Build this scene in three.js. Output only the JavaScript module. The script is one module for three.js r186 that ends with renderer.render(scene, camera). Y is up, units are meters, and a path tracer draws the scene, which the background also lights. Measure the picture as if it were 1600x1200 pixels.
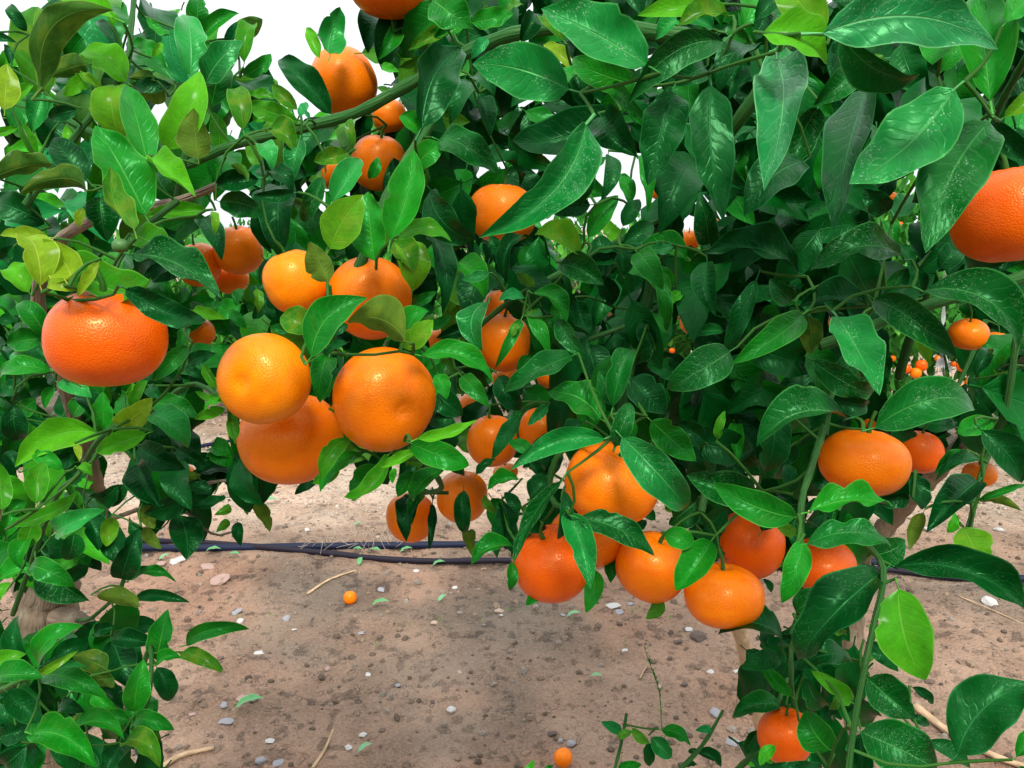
import * as THREE from 'three';
import { mergeGeometries, mergeVertices } from 'three/addons/utils/BufferGeometryUtils.js';

// ---------------------------------------------------------------- camera, sky, sun, exposure
const scene = new THREE.Scene();
const F = 1256, CX = 800, CY = 600;                       // focal length in photo pixels, photo centre
const camera = new THREE.PerspectiveCamera(2 * Math.atan(600 / F) * 180 / Math.PI, 4 / 3, 0.02, 400);
camera.position.set(0, 1.5, 0);
camera.rotation.set(-11.7 * Math.PI / 180, 0, 0);
camera.updateMatrixWorld(true);
scene.add(camera);
const renderer = new THREE.WebGLRenderer({ antialias: true });
renderer.toneMapping = THREE.LinearToneMapping;
renderer.toneMappingExposure = 1.16;
renderer.shadowMap.enabled = true;

let seed = 20240611;
const rnd = () => { seed = (seed + 0x6D2B79F5) | 0; let t = Math.imul(seed ^ (seed >>> 15), 1 | seed); t = (t + Math.imul(t ^ (t >>> 7), 61 | t)) ^ t; return ((t ^ (t >>> 14)) >>> 0) / 4294967296; };
const rr = (a, b) => a + (b - a) * rnd();
const clamp = (x, a = 0, b = 1) => Math.min(b, Math.max(a, x));
const mix = (a, b, t) => a + (b - a) * t;
const smooth = (a, b, x) => { const t = clamp((x - a) / (b - a)); return t * t * (3 - 2 * t); };
function hash2(x, y, s) { let h = Math.imul(x, 374761393) ^ Math.imul(y, 668265263) ^ Math.imul(s, 1442695041); h = Math.imul(h ^ (h >>> 13), 1274126177); h ^= h >>> 16; return (h >>> 0) / 4294967296; }
function vnoise(x, y, s, per = 0) {                        // value noise, repeating every per cells
  const xi = Math.floor(x), yi = Math.floor(y), fx = x - xi, fy = y - yi;
  const w = n => per ? ((n % per) + per) % per : n;
  const ux = fx * fx * (3 - 2 * fx), uy = fy * fy * (3 - 2 * fy);
  return mix(mix(hash2(w(xi), w(yi), s), hash2(w(xi + 1), w(yi), s), ux), mix(hash2(w(xi), w(yi + 1), s), hash2(w(xi + 1), w(yi + 1), s), ux), uy);
}
function fbm(x, y, s, oct = 4, per = 0) { let a = 0, k = 0.5, t = 0; for (let i = 0; i < oct; i++) { a += k * vnoise(x, y, s + i, per); t += k; x *= 2; y *= 2; per *= 2; k *= 0.5; } return a / t; }
function worley(x, y, s, per) {
  const xi = Math.floor(x), yi = Math.floor(y); let d1 = 9;
  for (let j = -1; j < 2; j++) for (let i = -1; i < 2; i++) {
    const cx = ((xi + i) % per + per) % per, cy = ((yi + j) % per + per) % per;
    const dx = xi + i + hash2(cx, cy, s) - x, dy = yi + j + hash2(cx, cy, s + 9) - y;
    d1 = Math.min(d1, dx * dx + dy * dy);
  }
  return Math.sqrt(d1);
}

{ // overcast white sky, brighter towards the zenith
  const w = 256, h = 128, data = new Float32Array(w * h * 4);
  for (let j = 0; j < h; j++) for (let i = 0; i < w; i++) {
    const el = (j / (h - 1) - 0.5) * Math.PI, up = Math.max(0, Math.sin(el));
    const c = 0.93 + 0.14 * fbm(i / 16, j / 8, 5, 4, 16);
    const v = (0.95 + 0.55 * up) * c;
    data.set([v * 0.96, v * 1.0, v * 1.05, 1], (j * w + i) * 4);
  }
  const sky = new THREE.DataTexture(data, w, h, THREE.RGBAFormat, THREE.FloatType);
  sky.mapping = THREE.EquirectangularReflectionMapping; sky.magFilter = THREE.LinearFilter; sky.minFilter = THREE.LinearFilter; sky.needsUpdate = true;
  scene.background = sky; scene.environment = sky; scene.environmentIntensity = 1; scene.backgroundIntensity = 1;
}
const sun = new THREE.DirectionalLight(new THREE.Color(1, 0.95, 0.86), 3.0);
sun.position.set(0.3, 5.6, 2.8); sun.target.position.set(0, 1, -1.0); scene.add(sun, sun.target);
sun.castShadow = true; sun.shadow.radius = 28; sun.shadow.mapSize.set(2048, 2048);
Object.assign(sun.shadow.camera, { left: -7, right: 7, top: 7, bottom: -7, near: 0.1, far: 30 });

// ---------------------------------------------------------------- helpers
const V = (x, y, z) => new THREE.Vector3(x, y, z);
const CAMR = camera.quaternion.clone();
function at(px, py, d) { return V((px - CX) / F * d, -(py - CY) / F * d, -d).applyQuaternion(CAMR).add(camera.position); }
function onGround(px, py, y = 0) {
  const dir = V((px - CX) / F, -(py - CY) / F, -1).applyQuaternion(CAMR);
  return dir.multiplyScalar((y - camera.position.y) / dir.y).add(camera.position);
}
const taken = {};
function numbered(n) { const k = taken[n] = (taken[n] ?? -1) + 1; return k ? `${n}_${String(k).padStart(3, '0')}` : n; }
function put(o, name, label, category, group, kind) {
  o.name = numbered(name);
  if (label) o.userData.label = label;
  if (category) o.userData.category = category;
  if (group) o.userData.group = group;
  if (kind) o.userData.kind = kind;
  scene.add(o); return o;
}
function part(geo, mat, name, parent) { const m = new THREE.Mesh(geo, mat); m.name = name; m.castShadow = m.receiveShadow = true; parent.add(m); return m; }
const ROUGH = (c, roughness, more = {}) => new THREE.MeshPhysicalMaterial({ color: new THREE.Color().setRGB(...c), roughness, ...more });
function texture(w, h, fn, srgb) {                          // fn(u, v) gives 0..1 values (linear for colour)
  const data = new Uint8Array(w * h * 4);
  const enc = srgb ? x => 255 * (x <= 0.0031308 ? 12.92 * x : 1.055 * Math.pow(x, 1 / 2.4) - 0.055) : x => 255 * x;
  for (let j = 0; j < h; j++) for (let i = 0; i < w; i++) {
    const c = fn((i + 0.5) / w, (j + 0.5) / h), k = (j * w + i) * 4;
    data[k] = enc(clamp(c[0])); data[k + 1] = enc(clamp(c[1])); data[k + 2] = enc(clamp(c[2])); data[k + 3] = 255;
  }
  const t = new THREE.DataTexture(data, w, h, THREE.RGBAFormat);
  t.magFilter = THREE.LinearFilter; t.minFilter = THREE.LinearMipmapLinearFilter; t.generateMipmaps = true;
  t.wrapS = t.wrapT = THREE.RepeatWrapping; if (srgb) t.colorSpace = THREE.SRGBColorSpace; t.needsUpdate = true;
  return t;
}
function tube(points, radii, sides = 7, step = 0.02) {      // tapered, slightly knotty tube through points
  const curve = new THREE.CatmullRomCurve3(points, false, 'centripetal');
  const len = curve.getLength(), n = Math.max(3, Math.min(60, Math.ceil(len / step)));
  const fr = curve.computeFrenetFrames(n, false), pos = [], uv = [], idx = [];
  const R = t => { const k = t * (radii.length - 1), i = Math.min(radii.length - 2, Math.floor(k)); return radii.length === 1 ? radii[0] : mix(radii[i], radii[i + 1], k - i); };
  for (let i = 0; i <= n; i++) {
    const p = curve.getPointAt(i / n), r = R(i / n) * (1 + 0.1 * Math.sin(i * 2.3 + points[0].x * 90));
    for (let j = 0; j <= sides; j++) {
      const a = j / sides * 2 * Math.PI, q = p.clone().addScaledVector(fr.normals[i], Math.cos(a) * r).addScaledVector(fr.binormals[i], Math.sin(a) * r);
      pos.push(q.x, q.y, q.z); uv.push(j / sides * Math.max(1, Math.round(r * 60)), i / n * len * 8);
    }
  }
  for (let i = 0; i < n; i++) for (let j = 0; j < sides; j++) { const a = i * (sides + 1) + j, b = a + sides + 1; idx.push(a, b, a + 1, b, b + 1, a + 1); }
  for (const [i0, s] of [[0, 1], [n * (sides + 1), -1]]) { const c = pos.length / 3, p = curve.getPointAt(i0 ? 1 : 0); pos.push(p.x, p.y, p.z); uv.push(0.5, 0.5); for (let j = 0; j < sides; j++) s > 0 ? idx.push(c, i0 + j, i0 + j + 1) : idx.push(c, i0 + j + 1, i0 + j); }
  const g = new THREE.BufferGeometry();
  g.setAttribute('position', new THREE.Float32BufferAttribute(pos, 3)); g.setAttribute('uv', new THREE.Float32BufferAttribute(uv, 2)); g.setIndex(idx); g.computeVertexNormals();
  return g;
}

// ---------------------------------------------------------------- leaf materials and shapes
const veins = (u, v) => {                                   // 1 on midrib / side veins of a leaf, v from base to tip
  const x = Math.abs(u - 0.5) * 2;
  const rib = Math.exp(-Math.pow(x / (0.035 * (1.25 - v)), 2));
  const k = (v * 11 - x * 1.9 + (u > 0.5 ? 0.35 : 0) + 0.9 * fbm(u * 6, v * 9, 33, 2)), f = Math.abs(k - Math.round(k));
  const side = Math.exp(-Math.pow(f / 0.09, 2)) * smooth(0.02, 0.1, x) * (1 - smooth(0.75, 0.98, x));
  return [rib, side];
};
const leafBump = texture(128, 256, (u, v) => { const [r, s] = veins(u, v); const b = 0.55 + 0.25 * fbm(u * 8, v * 16, 71, 3) - 0.42 * r - 0.2 * s; return [b, b, b]; });
function leafTex(base, rib, spot, blotch, s) {
  return texture(192, 384, (u, v) => {
    const [r, sd] = veins(u, v), x = Math.abs(u - 0.5) * 2, n = fbm(u * 5, v * 10, s, 4), f = vnoise(u * 40, v * 80, s + 7);
    let c = base.map((b, i) => b * (0.72 + 0.5 * n + 0.14 * (f - 0.5)));
    const yl = blotch * smooth(0.5, 0.78, fbm(u * 3 + 4, v * 5, s + 20, 4));
    c = c.map((b, i) => mix(b, [0.22, 0.30, 0.02][i], yl));
    const k = clamp(r * 0.75 + sd * 0.09 + smooth(0.92, 0.975, x) * 0.6);
    c = c.map((b, i) => mix(b, rib[i], k));
    if (spot) {                                             // pale dried spray drops
      const area = smooth(0.35, 0.65, fbm(u * 2.5 + 9, v * 4, s + 31, 3));
      const sc = 0.6 + 0.17 * (s % 5), d = worley(u * 26 * sc, v * 60 * sc, s + 40, 997), pick = vnoise(u * 26 * sc, v * 60 * sc, s + 44), rib = 0.75 + 0.3 * Math.exp(-x / 0.25);
      const m = spot * (1 - smooth(0.12, 0.3, d)) * smooth(0.45, 0.7, pick) * area * rib + spot * 0.1 * rib * smooth(0.55, 0.85, fbm(u * 12, v * 26, s + 50, 3)) * area;
      c = c.map((b, i) => mix(b, [0.26, 0.42, 0.28][i], clamp(m)));
    }
    return c;
  }, true);
}
const LEAF = {};
function leafMat(key, base, rib, spot, blotch, gloss, through, variants) {
  LEAF[key] = [];
  for (let i = 0; i < variants; i++) {
    const k = 1 + 0.5 * (i / Math.max(1, variants - 1) - 0.5);
    LEAF[key].push(new THREE.MeshPhysicalMaterial({
      map: leafTex(base.map((b, j) => b * (j === 0 ? k * k : k)), rib, spot, blotch, 100 + i * 17 + key.charCodeAt(0)), bumpMap: leafBump, bumpScale: 0.0007,
      ...(through ? { roughness: 0.92, specularIntensity: 0.1, transmission: through, thickness: 0, clearcoat: gloss, clearcoatRoughness: 0.2 }
        : { roughness: 0.3, specularIntensity: gloss, specularColor: new THREE.Color().setRGB(0.28, 1, 0.42) }), side: THREE.DoubleSide }));
  }
}
// key, colour, rib colour, spray spots, yellow blotches, gloss, light let through, variants
leafMat('d', [0.0016, 0.072, 0.0065], [0.05, 0.25, 0.05], 0.7, 0.0, 0.45, 0, 5);      // mature, with dried spray drops
leafMat('b', [0.0012, 0.050, 0.0065], [0.02, 0.16, 0.04], 0.15, 0.0, 0.45, 0, 3);      // mature, clean
leafMat('m', [0.0060, 0.165, 0.007], [0.08, 0.33, 0.04], 0.12, 0.04, 0.5, 0, 3);     // mid green
leafMat('q', [0.0150, 0.210, 0.048], [0.14, 0.42, 0.15], 0.9, 0.0, 0.7, 0, 1);       // dusted with dried spray; its paleness is sky light painted into the colour
leafMat('e', [0.0040, 0.135, 0.020], [0.08, 0.33, 0.08], 0.8, 0.0, 0.6, 0, 3);      // spotted; the brighter green is light on the blade, put into the colour
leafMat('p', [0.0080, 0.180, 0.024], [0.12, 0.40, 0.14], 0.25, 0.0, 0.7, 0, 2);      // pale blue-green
leafMat('l', [0.0600, 0.360, 0.008], [0.18, 0.52, 0.06], 0.0, 0.12, 0.18, 0.34, 3);  // young
leafMat('y', [0.4000, 0.560, 0.016], [0.55, 0.66, 0.10], 0.0, 0.1, 0.2, 0.40, 1);   // very young, yellow
leafMat('o', [0.0600, 0.260, 0.007], [0.20, 0.42, 0.04], 0.0, 0.35, 0.18, 0.30, 2);   // yellowing olive
leafMat('u', [0.0600, 0.150, 0.014], [0.16, 0.28, 0.04], 0.0, 0.25, 0.08, 0.30, 2);  // underside

const leafCache = new Map();
function leafGeo(aspect, curl, fold, bend, wave, seg = 16, petiole = 0.12) {
  const q = (x, s) => Math.round(x / s) * s;
  aspect = Math.max(0.14, q(aspect, 0.04)); curl = q(curl, 0.2); fold = q(fold, 0.15); bend = q(bend, 0.06); wave = q(wave, 0.5);
  const key = [aspect, curl, fold, bend, wave, seg, petiole].map(x => x.toFixed(2)).join();
  if (leafCache.has(key)) return leafCache.get(key);
  const cols = seg > 8 ? [-1, -0.7, -0.35, 0, 0.35, 0.7, 1] : [-1, 0, 1], nc = cols.length, pos = [], uv = [], idx = [];
  const code = [...key].reduce((a, c) => (a * 31 + c.charCodeAt(0)) % 9973, 7), nick = code % 3 === 0 && seg > 8 ? 0.3 + 0.5 * (code % 17) / 17 : -1, nickSide = code % 2 ? 1 : -1; // some leaves are chewed at the edge
  const mid = []; let y = 0, z = 0;                         // midrib bent along an arc, then laid on its chord
  for (let i = 0; i <= seg; i++) { const t = i / seg; mid.push([y, z]); const a = curl * (0.5 - t) * 1.6 - curl * 0.35 * t * t; y += Math.cos(a) / seg; z += Math.sin(a) / seg; }
  const [ey, ez] = mid[seg], L = Math.hypot(ey, ez), ca = ey / L, sa = ez / L;
  for (let i = 0; i <= seg; i++) {
    const t = i / seg, [my, mz] = mid[i], cy = (my * ca + mz * sa) / L, cz = (mz * ca - my * sa) / L;
    const w = aspect * 0.5 * Math.pow(t, 0.68) * Math.pow(1 - t, 0.96) / 0.325;
    for (let c = 0; c < nc; c++) {
      const v = cols[c], av = Math.abs(v);
      const ed = (1 + 0.03 * Math.sin(t * 17 + v * 2 + bend * 30) * av) * (nick > 0 && v * nickSide > 0.5 ? 1 - 0.3 * Math.exp(-Math.pow((t - nick) / 0.045, 2)) : 1);
      pos.push(v * w * ed * Math.cos(fold * 0.8) + bend * 4 * t * (1 - t), cy, cz + fold * w * Math.pow(av, 1.35) * (v < 0 ? 1 : 0.85) + wave * 0.035 * av * av * Math.sin(t * 15 + v * 1.7) * Math.min(1, w / aspect * 4));
      uv.push(v * 0.5 + 0.5, t);
    }
  }
  for (let i = 0; i < seg; i++) for (let c = 0; c < nc - 1; c++) { const a = i * nc + c, b = a + nc; idx.push(a, a + 1, b, b, a + 1, b + 1); }
  if (petiole) {                                            // short stalk
    const o = pos.length / 3, r = 0.011;
    for (let i = 0; i < 3; i++) for (let j = 0; j < 3; j++) { const a = j / 3 * 2 * Math.PI; pos.push(Math.cos(a) * r * (1 + 0.3 * (i === 2)), mix(0.03, -petiole, i / 2), Math.sin(a) * r - 0.006 - 0.025 * i * i / 4); uv.push(0.5, 0.03); }
    for (let i = 0; i < 2; i++) for (let j = 0; j < 3; j++) { const a = o + i * 3 + j, b = o + i * 3 + (j + 1) % 3; idx.push(a, a + 3, b, b, a + 3, b + 3); }
  }
  const g = new THREE.BufferGeometry();
  g.setAttribute('position', new THREE.Float32BufferAttribute(pos, 3)); g.setAttribute('uv', new THREE.Float32BufferAttribute(uv, 2)); g.setIndex(idx); g.computeVertexNormals();
  leafCache.set(key, g); return g;
}

// ---------------------------------------------------------------- ground
const soilTone = (x, z) => {                                // 0 red loam in the lane, 1 pale gravel beyond the hoses
  const edge = -3.75 + 0.5 * (fbm(x * 0.9, z * 0.9, 3, 3) - 0.5);
  return smooth(edge + 0.25, edge - 0.35, z);
};
const groundY = (x, z) => {
  const far = clamp(1 - (Math.hypot(x, z + 3) - 6) / 8);
  return far * (0.07 * (fbm(x * 1.1, z * 1.1, 11, 3) - 0.5) + 0.035 * (fbm(x * 6, z * 6, 12, 3) - 0.5) + 0.026 * Math.abs(fbm(x * 16, z * 16, 15, 3) - 0.5));
};
{
  const xs = [], zs = [];
  for (let x = -3.6; x <= 3.6001; x += 0.03) xs.push(x);
  for (let z = -1.6; z >= -7.0001; z -= 0.03) zs.push(z);
  const grow = [0.2, 0.6, 1.4, 3, 7, 16, 40, 100];
  const X = [...grow.map(g => -3.6 - g).reverse(), ...xs, ...grow.map(g => 3.6 + g)], Z = [...grow.map(g => -1.6 + g).reverse(), ...zs, ...grow.map(g => -7 - g)];
  const pos = [], uv = [], col = [], idx = [];
  for (const z of Z) for (const x of X) {
    pos.push(x, groundY(x, z), z); uv.push(x / 1.7, z / 1.7);
    const t = soilTone(x, z), damp = smooth(0.52, 0.72, fbm(x * 1.3 + 7, z * 1.3, 21, 4)), red = smooth(0.45, 0.7, fbm(x * 2.2, z * 2.2 + 5, 25, 4));
    let c = [mix(0.322, 0.53, t), mix(0.208, 0.405, t), mix(0.142, 0.305, t)];
    const paintedShade = smooth(0.35, 0.62, fbm(x * 2.6 + 3, z * 2.6, 29, 5) + 0.25 - 0.55 * Math.hypot((x + 0.25) / 1.1, (z + 3.0) / 0.45)) ; c = c.map((q, i) => q * mix(1, [0.8, 0.84, 0.86][i], paintedShade));  // soft shade of the trees, darkened into the soil colour
    c = [c[0] * mix(1, 0.72, damp * (1 - t)), c[1] * mix(1, 0.80, damp * (1 - t)), c[2] * mix(1, 0.84, damp * (1 - t))];
    c = [c[0] * mix(1, 1.06, red), c[1] * mix(1, 0.95, red), c[2] * mix(1, 0.9, red)];
    col.push(...c);
  }
  for (let j = 0; j < Z.length - 1; j++) for (let i = 0; i < X.length - 1; i++) { const a = j * X.length + i, b = a + X.length; idx.push(a, a + 1, b, b, a + 1, b + 1); }
  const g = new THREE.BufferGeometry();
  g.setAttribute('position', new THREE.Float32BufferAttribute(pos, 3)); g.setAttribute('uv', new THREE.Float32BufferAttribute(uv, 2)); g.setAttribute('color', new THREE.Float32BufferAttribute(col, 3)); g.setIndex(idx); g.computeVertexNormals();
  const crumbs = (u, v) => { const w = worley(u * 60 + 2 * fbm(u * 30, v * 30, 47, 2, 30), v * 60 + 2 * fbm(u * 30, v * 30, 48, 2, 30), 44, 62), p = vnoise(u * 60, v * 60, 46, 60); return (1 - smooth(0.12, 0.42, w)) * smooth(0.55, 0.8, p); };
  const soil = texture(1024, 1024, (u, v) => {
    const n = fbm(u * 9, v * 9, 41, 7, 9), f = vnoise(u * 330, v * 330, 43, 330), c = crumbs(u, v), g = smooth(0.6, 0.72, fbm(u * 40, v * 40, 49, 4, 40));
    const lightGrain = hash2(Math.floor(u * 512), Math.floor(v * 512), 52) > 0.985 ? 0.35 : 0;
    const k = 0.42 + 0.75 * n + 0.28 * (f - 0.5) - 0.34 * g + 0.1 * c + lightGrain;
    return [clamp(k), clamp(k * (0.95 + 0.08 * n)), clamp(k * (0.9 + 0.16 * n))];
  }, true);
  const bump = texture(1024, 1024, (u, v) => { const b = 0.55 * fbm(u * 18, v * 18, 51, 6, 18) + 0.3 * crumbs(u, v) + 0.15 * vnoise(u * 330, v * 330, 43, 330); return [b, b, b]; });
  const m = part(g, new THREE.MeshStandardMaterial({ map: soil, bumpMap: bump, bumpScale: 0.03, roughness: 0.97, vertexColors: true }), 'ground', scene);
  m.userData = { kind: 'structure', label: 'bare reddish orchard soil with scattered gravel', category: 'ground' }; taken.ground = 0;
}
const gAt = (px, py) => { let p = onGround(px, py); p = onGround(px, py, groundY(p.x, p.z)); p.y = groundY(p.x, p.z); return p; };

// ---------------------------------------------------------------- bark and shoot materials
const barkTex = texture(256, 256, (u, v) => { const n = fbm(u * 8, v * 3, 61, 5, 0), s = fbm(u * 24, v * 5, 63, 3), l = smooth(0.58, 0.75, fbm(u * 5, v * 5, 66, 4)); return [0.15 + 0.16 * n + 0.06 * s + 0.08 * l, 0.115 + 0.11 * n + 0.05 * s + 0.09 * l, 0.075 + 0.08 * n + 0.04 * s + 0.07 * l]; }, true);
const barkBump = texture(256, 256, (u, v) => { const b = fbm(u * 20, v * 4, 64, 4); return [b, b, b]; });
const greenBark = texture(128, 256, (u, v) => { const s = fbm(u * 14, v * 3, 67, 4), st = smooth(0.56, 0.66, fbm(u * 20, v * 2, 68, 2)); return [0.012 + 0.03 * s + 0.02 * st, 0.075 + 0.07 * s + 0.02 * st, 0.012 + 0.02 * s + 0.012 * st]; }, true);
const M = {
  bark: new THREE.MeshStandardMaterial({ map: barkTex, bumpMap: barkBump, bumpScale: 0.004, roughness: 0.92 }),
  green: new THREE.MeshPhysicalMaterial({ map: greenBark, bumpMap: barkBump, bumpScale: 0.0012, roughness: 0.6, specularIntensity: 0.4, specularColor: new THREE.Color().setRGB(0.5, 1, 0.6) }),
  twig: ROUGH([0.03, 0.12, 0.015], 0.65, { specularIntensity: 0.3 }),
  calyx: ROUGH([0.11, 0.19, 0.04], 0.7),
  hose: ROUGH([0.006, 0.011, 0.034], 0.6, { specularIntensity: 0.5 }), hosePurple: ROUGH([0.012, 0.009, 0.018], 0.65, { specularIntensity: 0.5 }),
  wood: new THREE.MeshStandardMaterial({ color: new THREE.Color().setRGB(1.9, 1.75, 1.5), map: barkTex, bumpMap: barkBump, bumpScale: 0.002, roughness: 0.9 }),
  stick: ROUGH([0.42, 0.34, 0.27], 0.9),
  ribbon: ROUGH([0.75, 0.76, 0.8], 0.6, { transmission: 0.3, thickness: 0, side: THREE.DoubleSide }),
};
// ---------------------------------------------------------------- the two near trees: leaves read off the photo
// Each line: base x y, tip x y, width, leaf kind, then options: d distance from camera, s sideways bulge, r roll, c curl, f fold.
// Coordinates are in enlarged crops of the photo: crop(x0, y0, scale, usual distance).
const leaves = [];
function crop(x0, y0, k, d0, text) {
  for (const line of text.trim().split(/[\n;]/)) {
    const t = line.trim().split(/\s+/); if (t.length < 6) continue;
    const o = { bx: x0 + k * t[0], by: y0 + k * t[1], tx: x0 + k * t[2], ty: y0 + k * t[3], w: k * t[4], kind: t[5], d: d0 + ({ k: 0.06, b: 0.03, l: -0.02, y: -0.03 }[t[5]] ?? 0) + rr(-0.012, 0.012) };
    for (const e of t.slice(6)) o[e[0]] = parseFloat(e.slice(1));
    leaves.push(o);
  }
}
crop(0, 0, 0.35, 0.7, `185 400 510 45 170 u d.58 s.22 c.2;510 80 170 -30 170 l d.62;180 440 170 30 210 p d.8;120 140 45 25 60 b;-40 165 75 190 50 b;380 290 215 345 120 u;565 365 358 240 150 p d.66
530 215 430 95 70 b;560 235 745 310 75 m s.1;655 78 765 150 45 m;860 140 870 -20 95 m;850 340 825 65 150 p d.66;895 180 1068 60 80 m;1005 190 1060 95 60 p;1050 165 1172 85 95 u;1090 280 1140 130 90 l
920 370 1085 185 130 p d.64;1085 335 1210 240 70 m s-.1;950 340 880 175 100 m;690 360 570 350 80 u;765 385 590 400 70 b;740 430 610 420 95 u d.72;545 620 540 378 170 o d.66;660 740 560 375 155 m d.6 c.2
735 665 893 318 160 l d.6 s-.18;885 710 865 482 175 u d.58 c.2;940 480 975 285 150 m d.66;980 670 955 500 85 l;1085 580 1040 405 105 o d.6;965 510 950 420 42 b;395 350 285 430 75 l;490 440 365 355 55 m
190 420 140 590 145 p d.62;345 490 215 530 75 k d.6;270 540 200 660 130 b;160 710 85 545 80 m;80 570 -60 600 50 l;390 800 245 612 140 b d.62;-40 800 235 735 130 u d.6;385 850 85 870 130 u d.57 s-.12
650 960 425 560 240 m d.54 c.3;600 1025 495 745 135 o d.5;675 705 875 880 150 l d.55;700 770 790 895 140 k;1155 800 960 830 130 b d.6;1030 735 1110 805 45 u d.57;598 1050 795 1150 145 l d.52
930 940 660 965 95 p d.62;980 900 1170 960 125 k d.6;890 980 990 1165 105 b d.55;950 945 955 1050 42 m d.53;450 880 480 1080 200 k d.62;200 1000 -20 920 150 b d.68;370 930 355 1015 45 y
220 1060 0 1050 70 y d.52;20 490 30 285 120 y d.5 c.2;45 290 20 195 40 b;1200 880 1110 870 55 b;60 470 150 380 60 l;500 120 470 60 60 m;680 250 720 190 40 l;420 480 470 560 80 m;300 560 330 640 60 l;1130 540 1200 480 70 l`);
crop(400, 0, 0.35, 0.68, `330 240 375 30 155 p d.72;285 260 225 122 65 l;560 70 500 240 140 b;610 150 540 270 90 m;790 0 960 125 180 m d.6;740 575 920 215 240 b d.52 s.1 c.2;335 510 100 268 140 b d.76
185 490 72 378 80 o d.6;190 545 -40 470 95 l d.62;85 440 -50 430 50 l;195 520 225 455 45 p d.58;240 530 215 495 40 p d.57;45 590 175 690 135 o d.6 s.1;195 620 150 820 100 p d.6;10 650 70 765 95 p d.58
60 770 165 860 100 b d.58;170 860 -10 870 75 b d.57;300 790 210 990 100 k d.62;110 830 110 1160 195 b d.66;405 685 258 720 95 o d.56;440 650 425 530 45 o d.56;340 900 465 708 130 p d.56
505 800 545 700 60 m d.55;330 1110 478 868 190 o d.53 c.3;530 1165 500 855 180 m d.55 c.3;600 1070 705 668 190 m d.5 c.2;630 1070 875 1080 85 l d.53 s.2;610 1080 700 1210 150 o d.57
720 740 835 650 110 m d.6;735 600 640 520 150 m d.62;815 625 1085 780 145 d d.6;780 850 985 1070 155 k d.56;1000 430 1045 612 95 b d.56;960 370 865 560 95 b d.6;965 345 1065 430 85 b d.54
1035 170 960 265 60 p d.58;870 130 680 225 80 o d.66;745 250 635 300 70 k d.64;930 115 745 165 65 m d.66;1020 20 1100 110 110 k;960 100 1150 60 90 m;1190 20 1110 60 80 o;700 120 790 60 70 m;560 290 640 320 45 l;600 420 540 390 40 o`);
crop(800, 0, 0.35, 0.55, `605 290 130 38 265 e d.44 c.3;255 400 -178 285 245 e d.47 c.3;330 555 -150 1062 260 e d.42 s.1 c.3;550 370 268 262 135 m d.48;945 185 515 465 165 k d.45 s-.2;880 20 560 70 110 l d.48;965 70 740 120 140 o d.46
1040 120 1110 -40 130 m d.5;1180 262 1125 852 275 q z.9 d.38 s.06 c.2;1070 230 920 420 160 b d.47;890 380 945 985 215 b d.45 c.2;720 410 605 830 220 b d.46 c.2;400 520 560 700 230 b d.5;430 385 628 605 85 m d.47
440 500 0 625 210 b d.52;560 700 605 955 90 m d.6;350 640 295 925 75 k d.55;200 780 430 870 140 m d.62;350 915 120 920 115 k d.58;340 1060 475 872 105 m d.6;495 1010 570 890 80 b d.6;500 1085 630 1000 100 b d.58
305 1140 100 1050 160 o d.56;470 1130 325 1160 90 b d.6;490 1090 390 960 70 l d.9;40 190 100 60 120 b d.56;230 180 130 75 110 o d.52;265 310 140 200 75 y d.54;300 310 100 475 90 m d.49;690 740 780 700 60 l d.7
780 80 640 180 120 p d.55;900 130 700 60 110 p d.55;1060 190 960 120 70 m d.5;860 300 720 380 130 b d.55;1150 60 1090 180 90 b d.47;330 600 300 620 50 l d.55;880 1090 840 860 130 k d.62;720 1090 680 870 110 k d.66;780 1160 560 1120 120 m d.66;620 1190 520 1130 110 b d.62;430 690 395 900 85 b d.6;530 910 470 780 75 m d.62;350 760 420 700 60 m d.6`);
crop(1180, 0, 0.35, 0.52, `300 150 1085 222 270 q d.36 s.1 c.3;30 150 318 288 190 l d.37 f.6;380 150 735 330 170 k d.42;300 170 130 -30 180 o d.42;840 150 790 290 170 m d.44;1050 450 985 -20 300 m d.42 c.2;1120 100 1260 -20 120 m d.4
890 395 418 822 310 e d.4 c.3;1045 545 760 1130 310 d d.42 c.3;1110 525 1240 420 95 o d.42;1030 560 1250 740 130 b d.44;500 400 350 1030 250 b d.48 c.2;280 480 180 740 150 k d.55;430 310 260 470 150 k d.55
790 720 700 905 180 k d.5;220 720 -50 965 210 b d.5;590 945 480 840 120 k d.55;570 990 625 1110 80 m d.62;830 320 950 200 90 m d.48;0 90 110 -20 100 b d.45;480 160 340 230 120 b d.46;960 250 900 330 90 b d.56
380 260 430 310 60 l d.6;620 980 720 870 110 b d.56;560 330 520 250 80 o d.6;60 320 200 250 110 p d.5;700 1190 640 1090 120 b d.58;1170 980 1230 1100 120 b d.6;820 1200 900 1120 110 b d.6`);
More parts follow.
